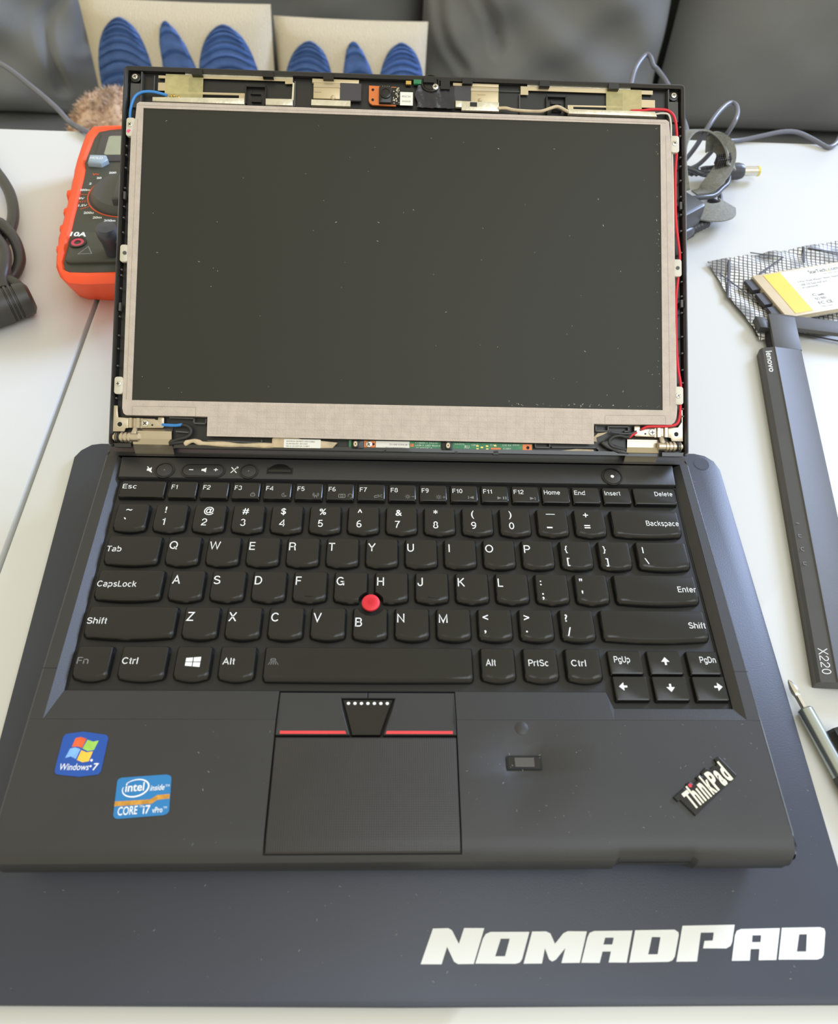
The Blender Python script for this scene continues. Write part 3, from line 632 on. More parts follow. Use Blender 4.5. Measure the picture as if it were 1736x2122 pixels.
def icon(t, ko, x, y):
    b = MB(); z = ZS
    def L(a, c, wd=.16):
        a, c = Vector(a), Vector(c); d = (c-a).normalized(); nn = Vector((-d.y, d.x))*wd
        b.add([(*(a-nn), z), (*(a+nn), z), (*(c+nn), z), (*(c-nn), z)], [(0,1,2,3)])
    def C(cx, cy, r, a0=0, a1=360, n_=12):
        for k in range(n_):
            p, p2 = math.radians(a0+(a1-a0)*k/n_), math.radians(a0+(a1-a0)*(k+1)/n_)
            L((cx+r*math.cos(p), cy+r*math.sin(p)), (cx+r*math.cos(p2), cy+r*math.sin(p2)), .13)
    def T(pts): b.add([(p[0], p[1], z) for p in pts], [tuple(range(len(pts)))])
    if t == 'F3': [L(*p) for p in (((x-1,y-1),(x+1,y-1)),((x+1,y-1),(x+1,y+.4)),((x+1,y+.4),(x-1,y+.4)),((x-1,y+.4),(x-1,y-1)))]; C(x, y+.5, .7, 0, 180, 8)
    if t == 'F4': C(x, y, 1.2, 100, 350); C(x+.7, y+.6, 1.1, 130, 310)
    if t == 'F5': L((x,y+.4),(x-.7,y-1.4)); L((x,y+.4),(x+.7,y-1.4)); C(x, y+.5, .9, -50, 50, 5); C(x, y+.5, .9, 130, 230, 5); C(x, y+.5, 1.5, -50, 50, 5); C(x, y+.5, 1.5, 130, 230, 5)
    if t == 'F6':
        [L(*p) for p in (((x-4.2,y-1.1),(x-1,y-1.1)),((x-1,y-1.1),(x-1,y+.9)),((x-1,y+.9),(x-4.2,y+.9)),((x-4.2,y+.9),(x-4.2,y-1.1)))]; C(x-2.6, y-.1, .65); C(x+1.6, y+.1, 1.1, -30, 210); L((x+.6,y-.6),(x+.6,y+.2),.25); L((x+2.6,y-.6),(x+2.6,y+.2),.25); C(x+1.9, y-.7, .7, 240, 350, 4)
    if t == 'F7': [L(*p) for p in (((x-2,y-.9),(x+.5,y-.3)),((x+.5,y-.3),(x+.3,y+.8)),((x+.3,y+.8),(x-1.8,y+.3)),((x-1.8,y+.3),(x-2,y-.9)),((x+1,y+.5),(x+2,y+1)),((x+1,y-.1),(x+2,y-.6)))]
    if t in ('F8', 'F9'):
        C(x-.8, y, .65)
        for k in range(8): a = math.pi*k/4; L((x-.8+1.0*math.cos(a), y+1.0*math.sin(a)), (x-.8+1.5*math.cos(a), y+1.5*math.sin(a)), .1)
        L((x+1.2,y),(x+2.6,y)); 
        if t == 'F9': L((x+1.9,y-.7),(x+1.9,y+.7))
    if t == 'F10': L((x-1.4,y-.9),(x-1.4,y+.9)); T([(x-1.0,y),(x+1.3,y-.9),(x+1.3,y+.9)])
    if t == 'F11': T([(x-2.4,y-.9),(x-.2,y),(x-2.4,y+.9)]); L((x+.8,y-.9),(x+.8,y+.9),.3); L((x+2,y-.9),(x+2,y+.9),.3)
    if t == 'F12': T([(x-1.4,y-.9),(x+.8,y),(x-1.4,y+.9)]); L((x+1.2,y-.9),(x+1.2,y+.9))
    if b.v: b.build('symbol', M_dim, ko)
for x0, x1, t, w_ in fk:
    ko = key(x0, x1, 20.6, 31.2, 'key marked %s' % t, small=True)
    wf = dict(bold=.015) if w_ is None else dict(w=w_, bold=.01, **({'al': 'r'} if t == 'Delete' else {}))
    legend(ko, [(t, x0+1.3 if t != 'Delete' else x1-1.6, 26.1, 2.7, wf)], ZS)
    icon(t, ko, x0+10.8, 23.4)
for x0, x1, y0, y1, t in [(92.5,107.8,-71.9,-60.2,'PgUp'), (110.4,125.8,-71.9,-60.2,'up'), (128.5,142.9,-71.9,-60.4,'PgDn'), (92.9,108.3,-83.9,-72.3,'left'), (110.5,125.9,-83.9,-72.3,'down'), (128.5,143.3,-83.9,-72.3,'right')]:
    ko = key(x0, x1, y0, y1, 'key marked %s' % t if t[0] == 'P' else 'key with an arrow pointing %s' % t, small=True)
    if t[0] == 'P': legend(ko, [(t, x0+2.6 if t == 'PgUp' else x1-1.5, -66.1, 2.9, dict(w=7.2, bold=.01, al='l' if t == 'PgUp' else 'r'))], ZS)
    else:
        cx, cy = {'up': (118.3,-65.5), 'left': (97.2,-77.3), 'down': (118.1,-77.7), 'right': (139.4,-77.3)}[t]
        d = {'up': (0,1), 'left': (-1,0), 'down': (0,-1), 'right': (1,0)}[t]; s_ = (-d[1], d[0])
        P = lambda a, c: (cx+d[0]*a+s_[0]*c, cy+d[1]*a+s_[1]*c, ZS)
        b = MB(); b.add([P(2,0), P(-.2,1.9), P(-.2,.45), P(-1.7,.45), P(-1.7,-.45), P(-.2,-.45), P(-.2,-1.9)], [tuple(range(7))]); b.build('arrow', M_white, ko)
# pointing stick
b = MB(); b.lathe((PX, PY, 0), [(2.2, -1), (2.2, 1.5), (3.9, 1.8), (4.25, 2.6), (4.1, 3.5), (3.4, 4.0), (2.2, 4.25), (.01, 4.35)], 28)
for i in range(-6, 7):
    for j in range(-6, 7):
        x = i*.56+(.28 if j % 2 else 0); y = j*.5; r_ = math.hypot(x, y)
        if r_ < 3.3: b.box(PX+x-.16, PX+x+.16, PY+y-.16, PY+y+.16, 3.6, 4.62-.06*r_**2*.9)
b.build('pointing_stick', M_red, lap, smooth=40)
# mouse buttons, touchpad
def zs(y): return zt+.15+(2.5-zt)*min(1, max(0, (-79.5-y)/13))
def sbtn(poly, lab, m=M_deck, name='mouse_button'):
    c = MB(); poly = ccw(poly); ins = inset(poly, .35)
    c.levels([[(x, y, -1) for x, y in poly], [(x, y, zs(y)-.35) for x, y in poly], [(x, y, zs(y)) for x, y in ins]]); 
    return c.build(name, m, lap, smooth=25, label=lab)
YB = [-80.0, -84, -88, -92.5, -99]
lb = sbtn([(-52.1,-80.0),(-14.75,-80.0),(-14.75,-82.7),(-25.9,-82.7),(-25.0,-87.5),(-23.6,-92.5),(-21.6,-98.9),(-52.1,-98.9),(-52.1,-92.5)], 'left mouse button with a red line')
rb_ = sbtn([(-14.45,-80.0),(22.8,-80.0),(22.8,-92.5),(22.8,-98.9),(-7.6,-98.9),(-5.6,-92.5),(-4.0,-87.5),(-2.9,-82.7),(-14.45,-82.7)], 'right mouse button with a red line')
mbn = sbtn([(-25.2,-83.3),(-3.7,-83.3),(-8.9,-98.9),(-20.7,-98.9)], 'middle mouse button with seven pale dots', M_key)
b = MB(); b.add([(-50.3,-97.35,2.7),(-23.4,-97.35,2.7),(-23.0,-98.6,2.7),(-50.3,-98.6,2.7)], [(0,1,2,3)]); b.build('red_line', M_redline, lb)
b = MB(); b.add([(-6.2,-97.35,2.7),(21.3,-97.35,2.7),(21.3,-98.6,2.7),(-6.6,-98.6,2.7)], [(0,1,2,3)]); b.build('red_line', M_redline, rb_)
b = MB()
for k in range(7): x = -22.6+k*2.75; b.add([(px, py, zs(py)+.03) for px, py in circ(x, -85.2, .72, 14)], [tuple(range(14))])
b.build('dots', M_lab, mbn)
tp = MB(); xs = [-52.0, -51.6, -51, 22, 22.5, 22.8]; ys = [-143.6, -143.2, -142.5, -141, -137.5, -120, -100.4, -99.7]; vs = []
for y in ys:
    for x in xs:
        e = .5 if (x in (xs[0], xs[-1]) or y in (ys[0], ys[-1])) else (.12 if (x in (xs[1], xs[-2]) or y == ys[1]) else 0)
        vs.append((x, y, prof(y)-e-.1))
tp.add(vs, [(j*6+i, j*6+i+1, (j+1)*6+i+1, (j+1)*6+i) for j in range(7) for i in range(5)])
Mt = mat('touchpad_texture', (43, 41, 41), .45); nt = Mt.node_tree; tc = nt.nodes.new('ShaderNodeTexCoord')
vo = nt.nodes.new('ShaderNodeTexVoronoi'); vo.inputs['Scale'].default_value = 1100; vo.inputs['Randomness'].default_value = 0.0
bp = nt.nodes.new('ShaderNodeBump'); bp.inputs['Strength'].default_value = .22; bp.inputs['Distance'].default_value = .0005
nt.links.new(tc.outputs['Object'], vo.inputs['Vector']); nt.links.new(vo.outputs['Distance'], bp.inputs['Height']); nt.links.new(bp.outputs[0], nt.nodes['Principled BSDF'].inputs['Normal'])
tp.build('touchpad', Mt, lap, smooth=30)
# fingerprint reader, dimple, small lamps
b = MB(); b.prism(rrect(43.6,57.0,-112.0,-107.5,.6), .8, 1.5, bev=.1); fpr = b.build('fingerprint_reader', M_blk, lap, smooth=20)
b = MB(); b.ring(rrect(43.1,57.5,-112.5,-107.0,.8), rrect(43.5,57.1,-112.1,-107.4,.6), 1.3, 1.45); b.build('slot_edge', M_gap, fpr)
b = MB(); b.prism(rrect(46.3,54.4,-111.6,-107.9,.3), 1.4, 1.9, bev=.15); b.build('sensor_strip', mat('sensor_film', (92, 92, 92), .25, metal=.5), fpr)
b = MB(); b.add([(50.4+2.8*math.cos(a*math.pi/12)*r, -96+2.8*math.sin(a*math.pi/12)*r, 2.52+.5*(1-r*r)) for r in (1, .75, .5, .25) for a in range(24)]+[(50.4,-96,3.02)],
   [(k*24+i, k*24+(i+1) % 24, (k+1)*24+(i+1) % 24, (k+1)*24+i) for k in range(3) for i in range(24)]+[(72+i, 72+(i+1) % 24, 96) for i in range(24)]); b.build('round_bump', M_deck, lap, smooth=60)
# stickers and badge
W7 = [(-136.2,-114.8),(-127.2,-115.7),(-120.1,-114.8),(-119.3,-113.6),(-119.4,-100.4),(-120.5,-99.1),(-130.1,-97.8),(-136.9,-98.8),(-137.6,-100.1),(-137.5,-112.1),(-137.2,-114.0)]
b = MB(); b.prism(W7, 2.5, 2.62); s7 = b.build('sticker', M_bluest, lap, label='dark blue sticker with a four-colour wavy window')
for pl, m_, nm in (([(-133.1,-104.1),(-132.5,-100.5),(-130.5,-100.0),(-128.0,-100.7),(-128.9,-104.4),(-131.1,-103.8)], M_f1, 'red_pane'), ([(-128.7,-104.7),(-127.6,-101.1),(-125.1,-101.9),(-123.0,-101.4),(-124.0,-105.2),(-126.3,-105.7)], M_f2, 'green_pane'),
               ([(-134.6,-108.4),(-133.6,-104.7),(-131.7,-104.2),(-129.4,-104.9),(-130.3,-108.8),(-132.5,-107.8)], M_f3, 'blue_pane'), ([(-129.8,-109.2),(-129.0,-105.3),(-126.6,-106.2),(-124.3,-105.7),(-125.0,-109.7),(-127.4,-110.1)], M_f4, 'yellow_pane')):
    b = MB(); b.add([(x, y, 2.66) for x, y in pl], [tuple(range(len(pl)))]); b.build(nm, m_, s7)
b = MB(); b.text('Windows', -136.0, -113.1, 2.66, 2.5, w=11.6, bold=.004, shear=.08); b.text('7', -122.9, -113.1, 2.66, 2.6, w=1.9, bold=.02, shear=.1); b.prism(circ(-124.0,-109.3,.5,12), 2.62, 2.66); b.prism(circ(-123.8,-111.6,.4,12), 2.62, 2.66); b.build('sticker_print', M_white, s7)
IN = [(-110.8,-130.1),(-112.1,-117.5),(-111.8,-116.6),(-110.6,-116.0),(-93.3,-114.8),(-91.7,-115.3),(-91.2,-116.3),(-89.9,-128.5),(-90.4,-129.4),(-91.7,-130.0),(-108.9,-131.3),(-110.1,-131.0)]
b = MB(); b.prism(IN, 2.5, 2.62); s8 = b.build('sticker', M_cyanst, lap, label='light blue sticker with a white ring and a gold band')
b = MB(); b.add([(x, y, 2.66) for x, y in [(-111.15,-126.8),(-111.35,-125.0),(-97.9,-124.2),(-95.5,-122.6),(-90.75,-122.2),(-90.6,-123.9),(-95.2,-124.4),(-97.0,-125.8)]], [tuple(range(8))]); b.build('gold_band', M_gst, s8)
b = MB(); a_ = 4.3
b.text('intel', -108.2, -121.4, 2.67, 3.1, w=7.2, bold=.015, rot=a_); b.text('inside', -98.7, -121.0, 2.67, 2.1, w=5.4, bold=.01, shear=.2, rot=a_); b.text('TM', -93.0, -119.6, 2.67, .9, w=1.6, rot=a_)
b.text('CORE', -109.3, -130.1, 2.67, 3.0, w=7.4, bold=.012, rot=a_); b.text('TM', -101.6, -127.3, 2.67, .9, w=1.5, rot=a_); b.text('i7', -99.8, -129.5, 2.67, 3.0, w=2.7, bold=.012, rot=a_); b.text('vPro', -96.3, -129.2, 2.67, 2.0, w=3.9, bold=.01, rot=a_); b.text('TM', -92.3, -127.7, 2.67, .8, w=1.3, rot=a_)
rg = []
for k in range(33):
    a = math.radians(100-k*10.2-(0 if k < 14 else 18)); 
pts_o = []; 
for k in range(41):
    a = math.radians(135-k*8.4); wd = .28+.35*math.sin(math.pi*k/40)
    pts_o.append((a, wd))
for (a, w1), (c_, w2) in zip(pts_o, pts_o[1:]):
    def rp(an, e): 
        x = (5.0+e)*math.cos(an); y = (3.2+e)*math.sin(an); th = math.radians(10); return (-104.4+x*math.cos(th)-y*math.sin(th), -120.0+x*math.sin(th)+y*math.cos(th), 2.67)
    b.add([rp(a, -w1/2), rp(a, w1/2), rp(c_, w2/2), rp(c_, -w2/2)], [(0,1,2,3)])
b.build('sticker_print', M_white, s8)
BD = [(108.7,-123.9),(113.7,-120.4),(114.5,-120.8),(115.2,-118.6),(116.8,-118.0),(117.8,-118.9),(120.2,-117.5),(119.4,-116.3),(121.3,-115.2),(122.3,-115.8),(122.1,-114.4),(124.4,-112.4),(126.1,-113.0),(127.9,-111.7),(129.0,-111.9),(129.8,-110.5),(129.0,-109.0),(131.3,-107.9),(137.0,-115.4),(116.1,-130.9),(111.2,-125.1),(110.1,-125.6)]
b = MB(); b.prism(BD, 2.4, 3.4, bev=.35); bd = b.build('badge', M_blk, lap, smooth=20, label='small raised black badge with cream lettering and a red dot')
th = math.degrees(math.atan2(-115.8+128.5, 135.6-115.6))
b = MB()
S_ = [('T',0,3.1,6.9,.02),('h',3.35,2.2,8.0,.02),('i',6.2,.8,5.2,.02),('n',7.8,2.2,6.2,.02),('k',10.8,2.4,8.0,.02),('P',13.5,2.9,7.6,.02),('a',16.9,2.4,6.2,.02),('d',19.9,2.5,8.0,.02)]
cth, sth = math.cos(math.radians(th)), math.sin(math.radians(th))
for ch, ox, wd, hh, bo in S_:
    t_ = 'ı' if ch == 'i' else ch
    V, F, g0, g1 = glyphs(t_, .035); hmax = max(v[1] for v in V)
    out = []
    for a, c in V:
        px = (a-g0)/(g1-g0)*wd+ox; py = c/hmax*hh
        out.append((115.9+px*cth-py*sth, -128.6+px*sth+py*cth, 3.44))
    b.add(out, F)
b.build('lettering', M_cream, bd)
b = MB(); b.prism(circ(116.5, -119.5, .75, 16), 3.4, 3.5); b.build('red_dot', M_red, bd)
# hinge covers (fixed to the base)
for x0, x1 in ((-139.6, -119.6), (119.6, 136.9)):
    P_ = [(48.2, 1.6), (48.9, 4.6), (49.6, 8.3), (51.1, 11), (54.3, 13.5), (58.5, 12.6), (60, 5), (58, -2), (52, -2)]
    b = MB(); m_ = len(P_)
    o_ = [(x0, y, z) for y, z in P_]+[(x1, y, z) for y, z in P_]
    b.add(o_, [(i, (i+1) % m_, m_+(i+1) % m_, m_+i) for i in range(m_-1)])
    pi_ = [(y+(.7 if y < 54 else -.7), z-.5) for y, z in P_]
    b.add([(x0, y, z) for y, z in pi_]+[(x1, y, z) for y, z in pi_], [(i, (i+1) % m_, m_+(i+1) % m_, m_+i) for i in range(m_-1)])
    for xx in (x0, x1): b.add([(xx, y, z) for y, z in P_]+[(xx, y, z) for y, z in pi_], [(i, i+1, m_+i+1, m_+i) for i in range(m_-1)])
    b.build('hinge_cover', M_steel, lap, smooth=0)

# ---- screen half: shell
b = MB(LID)
b.prism(rrect(-12.0, 291.8, -24.4, 180.2, 3, 3), -9.5, -6.0)                      # back plate
o_ = rrect(-11.9, 291.7, -24.4, 180.1, 2.4, 3); i_ = rrect(-9.3, 289.1, -22.0, 178.4, 1.6, 3)
n = len(o_); o_, i_ = ccw(o_), ccw(i_)
L_ = [[(x, y, -7) for x, y in o_], [(x, y, -2.0) for x, y in o_], [(x, y, -1.2) for x, y in inset(o_, .5)], [(x, y, -1.2) for x, y in inset(o_, .9)], [(x, y, -2.6) for x, y in inset(o_, 2.1)], [(x, y, -6.1) for x, y in i_]]
vs = [p for l in L_ for p in l]; fs = []
for k in range(5):
    for i in range(n):
        j = (i+1) % n; m_ = [((L_[0][t][0]+L_[0][(t+1) % n][0])/2, (L_[0][t][1]+L_[0][(t+1) % n][1])/2) for t in (i,)][0]
        fs.append((k*n+i, k*n+j, (k+1)*n+j, (k+1)*n+i))
# leave the low wall open where the hinge covers stand
keep = []
b2 = MB(LID)
for ff in fs:
    ys = [vs[i][1] for i in ff]; xs_ = [vs[i][0] for i in ff]
    if max(ys) < -20 and max(xs_)-min(xs_) > 100: continue
    keep.append(ff)
b.add(vs, keep)
for xa, xb in ((-9.5, -.5), (21.5, 258.5), (277.5, 289.3)): b.box(xa, xb, -24.4, -22.4, -6.5, -2.4)
shell = b.build('lid_shell', mat('lid_gloss_plastic', (30, 30, 31), .3, coat=.4), lap, smooth=20)
b = MB(LID); b.box(-9.2, 289, -21.9, 178.2, -6.02, -5.7); b.build('shell_lining', M_blk2, shell)
b = MB(LID)
for y in [136, 131, 124, 113, 103, 97, 89, 69, 66, 59, 51, 44, 34, 27, 18, 1]:
    b.box(-9.3, -8.4, y-.35, y+.35, -4, -1.9)
for y in [156, 151, 139, 134, 126, 117, 107, 98, 86, 70, 62, 53, 40, 31, 22, 15, 1, -3]:
    b.box(288.2, 289.2, y-.35, y+.35, -4, -1.9)
for y in (109, 49): b.box(-9.4, -8.3, y-2, y+2, -4, -1.7)
for y in (112, 58): b.box(288.1, 289.3, y-2, y+2, -4, -1.7)
b.build('snap_ribs', M_bez, shell)
for x in (27, 64.7, 97, 151, 172, 214, 252):
    b = MB(LID); b.box(x-2.8, x+2.8, 176.0, 179.2, -4.5, -1.0); b.build('snap_tab', M_blk, shell)
b = MB(LID)                                           # ledges and pockets near the corners
b.box(-8.9, -3.0, 158.5, 171.8, -5.8, -4.4); b.box(283.2, 288.6, 160, 171.5, -5.8, -4.4)
b.box(-2.9, -2.3, 158, 177.5, -5.8, -2.6); b.box(282.4, 283, 158, 177.5, -5.8, -2.6)
b.box(3.4, 3.9, 168, 176.5, -5.8, -4.2)
b.build('corner_pocket', M_bez, shell)
for x, y in ((-6.4, 175.0), (285.9, 174.6)):
    b = MB(LID); b.lathe((x, y, 0), [(2.7, -5.8), (2.7, -4.0), (2.2, -3.8)]); b.build('screw_boss', M_blk, shell, smooth=40)
def screw(x, y, z, r=1.55, T=LID, parent=None, m=None):
    s_ = MB(T); s_.lathe((x, y, z), [(r, -.6), (r, .0), (r*.9, .3), (r*.55, .45), (.01, .5)], 20)
    s_.m = 1; a = rnd.uniform(0, 1.5)
    for q_ in (a, a+math.pi/2):
        c_, n_ = math.cos(q_)*r*.6, math.sin(q_)*r*.6; dx, dy = -math.sin(q_)*r*.11, math.cos(q_)*r*.11
        s_.add([(x-c_-dx, y-n_-dy, z+.54), (x+c_-dx, y+n_-dy, z+.54), (x+c_+dx, y+n_+dy, z+.54), (x-c_+dx, y-n_+dy, z+.54)], [(0,1,2,3)])
    return s_.build('screw', [m or M_steel2, M_gap], parent or lap, smooth=40)
screw(-6.4, 175.0, -3.4); screw(285.9, 174.6, -3.4)
# moulded sockets in the top channel
for x0, x1 in ((52.3, 63.6), (215.4, 226.6)):
    b = MB(LID); b.box(x0, x0+.7, 162.2, 172.3, -5.8, -3.4); b.box(x1-.7, x1, 162.2, 172.3, -5.8, -3.4); b.box(x0, x1, 171.6, 172.3, -5.8, -3.4); b.box(x0+3, x1-3, 168, 168.6, -5.7, -4.4); b.box(x0+2.8, x0+3.4, 168, 170, -5.7, -4.4); b.box(x0+3.5, x1-2.6, 163.5, 165.6, -5.7, -4)
    b.build('latch_socket', M_blk, shell)
for q_ in ((78.4, 79.2, 162, 176, -5.8, -4.4), (200.6, 201.2, 162, 173, -5.8, -4), (190, 201, 174.4, 174.8, -5.8, -4.8)): b = MB(LID); b.box(*q_); b.build('channel_rib', M_bez, shell)

# ---- display panel
b = MB(LID)
PO = [(-4.9,-4.5),(-4.2,-7.0),(-3.0,-8.0),(32.6,-8.0),(38.8,-8.1),(38.8,-18.2),(240.4,-18.9),(240.4,-8.1),(245.9,-8.2),(281.6,-7.9),(283.4,-6.6),(284.2,-4.2),(284.4,60),(283.0,142),(281.9,157.6),(280.4,158.8),(-2.4,159.3),(-3.7,158.2),(-4.2,150.6),(-6.1,140),(-6.1,110),(-5.2,60)]
PI = [(0,0),(276.9,0),(276.9,155.8),(0,155.8)]
bm_in = [(-.2,-.2),(277.1,-.2),(277.1,156),(-.2,156)]
flat_poly(b, PO, bm_in, 0)
nn_ = len(PO); b.add([(x, y, 0) for x, y in PO]+[(x, y, -4.6 if y > -9 else -1.0) for x, y in PO], [(i, (i+1) % nn_, nn_+(i+1) % nn_, nn_+i) for i in range(nn_)])
b.add([(x, y, 0) for x, y in bm_in]+[(x, y, -.7) for x, y in bm_in], [(i, (i+1) % 4, 4+(i+1) % 4, 4+i) for i in range(4)])
panel = b.build('display_panel', M_tape, lap)
b = MB(LID); b.box(-.6, 277.5, -.6, 156.4, -1.6, -.45); b.build('screen', M_lcd, panel)
b = MB(LID)
def line(x0, y0, x1, y1, wd, z, mb=None):
    mb = mb or b; a, c = Vector((x0, y0)), Vector((x1, y1)); d = (c-a).normalized(); nn2 = Vector((-d.y, d.x))*wd/2
    mb.add([(*(a-nn2), z), (*(c-nn2), z), (*(c+nn2), z), (*(a+nn2), z)], [(0,1,2,3)])
for p in ((246.2,-8,246.2,-4.3),(246.2,-4.3,247,-3.5),(247,-3.5,278,-3.1),(278,-3.1,278.6,-3.8),(278.6,-3.8,278.6,-7.9),(0.2,-7.9,0.2,-3.4),(.2,-3.4,32.7,-3.2),(32.7,-3.2,32.7,-7.9),(-3.0,0.2,-3.0,150),(281,2,280,150),(-3.2,157.5,280,157.0)):
    line(*p, .16, .03)
b.build('tape_crease', mat('tape_crease', (146, 134, 126), .6, metal=.2), panel)
b = MB(LID)
for gx in range(44, 240, 5): line(gx, -17.5, gx+.3, -1.2, .09, .025)
for gy in range(-17, -1, 3): line(40, gy, 239, gy-.2, .07, .025)
b.build('tape_weave', mat('tape_weave', (176, 164, 156), .6, metal=.2), panel)
b = MB(LID); rr = random.Random(11)
for k in range(120):
    x, y = rr.uniform(1, 276), rr.uniform(1, 155)
    if k > 60: (x, y) = (rr.uniform(190, 276), rr.uniform(.6, 2)) if k % 2 else (rr.uniform(274.5, 276.5), rr.uniform(5, 154))
    a, l_, w_ = rr.uniform(0, 3.1), rr.choice([.25, .3, .4, .9]), rr.uniform(.07, .16)
    b.T = LID; line(x, y, x+l_*math.cos(a), y+l_*math.sin(a), w_*1.5, -.4)
b.build('dust_specks', M_dust, panel, kind='stuff')
# side brackets of the panel
def bracket(x0, x1, y0, y1, sx, sy, pin=False, ink=False):
    c = MB(LID); c.prism(rrect(x0, x1, y0, y1, 1.3, 3), -2.2, -.15, bev=.2); o = c.build('side_bracket', M_brk, lap, smooth=30)
    if pin: d = MB(LID); d.lathe((sx, sy, -.2), [(1.0, 0), (1.0, .35), (.6, .4), (.01, .3)], 18); d.build('pin', M_bez, o, smooth=40)
    else: screw(sx, sy, -.1, 1.5, parent=o)
    if ink: d = MB(LID); d.prism([(x0+.3, sy-4.2), (x0+1.5, sy-4.6), (x0+2.6, sy-3.3), (x0+1.7, sy-2.6), (x0+.6, sy-3.1)], -.2, -.08); d.build('pink_mark', M_pinkink, o)
bracket(-8.9, -4.3, 140.5, 150.6, -7.0, 146.8, ink=True); bracket(-9.4, -5.2, 72.6, 81.8, -6.9, 77.3, pin=True); bracket(-9.5, -5.0, 2.9, 11.9, -7.5, 8.2)
bracket(282.8, 287.4, 140.7, 150.1, 284.9, 145.8); bracket(283.4, 288.1, 72.2, 81.6, 285.9, 76.8, pin=True); bracket(283.4, 288.3, 3.0, 12.6, 285.6, 7.7)

# ---- aerials in the top channel
def part(name, m, polys, z0, z1, lab=None, T=LID, bev=0, parent=None, smooth=0):
    c = MB(T)
    for p_ in polys: c.prism(p_, z0, z1, bev=bev)
    return c.build(name, m, parent or lap, label=lab, smooth=smooth)
R_ = lambda x0, x1, y0, y1: [(x0,y0),(x1,y0),(x1,y1),(x0,y1)]
aL = part('aerial_film', M_tan, [R_(5.8,9.4,175.0,176.5), R_(9.4,21.9,166.6,176.4), R_(5.8,9.4,168.1,172.5), R_(21.9,77.6,175.6,177.0), [(73.5,174.1),(77.6,174.3),(77.6,175.7),(73.5,175.7)], [(21.9,166.7),(52.1,166.9),(52.1,168.1),(21.9,167.9)], R_(49,52.1,164.6,166.9)], -4.3, -4.0, 'tan aerial film with long thin arms, left')
part('foil_strip', M_alu, [[(3.6,161.1),(52.4,160.9),(52.3,164.4),(3.6,163.4)]], -4.6, -2.0, bev=.3, smooth=30); part('foil_strip', M_alu, [[(63.6,161.0),(78.2,161.1),(78.1,164.8),(63.6,164.6)]], -4.6, -2.0, bev=.3, smooth=30)
part('foil_strip', M_alu, [R_(20,77.6,177.0,178.0)], -5, -3.8); part('foil_strip', M_alu, [[(77.3,165),(78.3,165),(78.5,174.5),(77.6,175)]], -5, -3.6)
part('amber_tape', M_yt, [R_(9.7,29.7,164.1,177.4)], -3.95, -3.9, 'translucent amber tape over the left aerial')
aR = part('aerial_film', M_tan, [R_(201.4,274.4,175.0,177.3), R_(201.4,205.6,172.5,175.0), R_(257.6,268.2,165,175.0), R_(268.2,275.6,167.5,171.9), [(227.3,166.7),(257.7,166.9),(257.7,167.9),(227.3,167.5)], R_(227.3,230.4,164.6,166.7)], -4.3, -4.0, 'tan aerial film with long thin arms, right')
part('foil_strip', M_alu, [[(227.3,161.7),(276.1,161.5),(275,164.4),(227.3,164.4)]], -4.6, -2.0, bev=.3, smooth=30); part('foil_strip', M_alu, [R_(205,262,177.3,178.1)], -5, -3.8)
part('amber_tape', M_yt, [R_(248.5,268.2,164.0,177.4)], -3.95, -3.9, 'translucent amber tape over the right aerial')
b = MB(LID)
for x in (13, 14.5, 17, 262, 264.5, 266): b.lathe((x, 164.9+.3*math.sin(x), -3.6), [(.9, -.4), (.8, .1), (.3, .5)], 10)
b.build('solder', M_gold, lap, smooth=60)
c1_ = part('bracket_clip', M_tan, [R_(88.1,113.3,175.0,177.3), R_(88.9,103.3,166.2,175.0), R_(88,109,162.0,165.2)], -4.6, -3.2, 'tan metal clip left of the camera', bev=.2, smooth=30)
part('fold', M_steel, [R_(88.9,103.3,172.4,173.4), R_(89.3,93,169.6,170.5)], -3.2, -2.9, parent=c1_); b = MB(LID); b.lathe((99.5,166.9,-3.1), [(1.3,0),(1.1,.4),(.3,.8)], 12); b.build('dimple', M_tan, c1_, smooth=60)
part('cover_plate', M_chip, [R_(103.3,114.7,165.4,175.1)], -4.2, -2.8, bev=.1); part('foil_strip', M_alu, [R_(88,109,161.9,165.0)], -3.4, -2.4)
c2_ = part('bracket_clip', M_tan, [R_(164.3,189.3,175.9,177.6), R_(174.1,189.2,166.9,175.9)], -4.6, -3.2, 'tan metal clip right of the camera', bev=.2, smooth=30)
part('fold', M_steel, [R_(174.1,189.2,173.2,174.6), R_(177.5,182,171.2,171.6)], -3.2, -2.9, parent=c2_)
part('cover_plate', M_chip, [R_(165,174.1,167.0,175.6)], -4.2, -2.9, bev=.1); part('foil_strip', M_alu, [R_(169,189.4,161.8,167.0), R_(165.7,169.2,163.5,167.1)], -4, -2.4, bev=.25, smooth=30); part('foam_block', M_blk, [R_(173.6,177.4,164.0,166.3)], -2.4, -2.1)
b = MB(LID); b.lathe((179,168.0,-3.1), [(1.1,0),(.9,.5),(.2,1)], 12); b.build('dimple', M_tan, c2_, smooth=60)
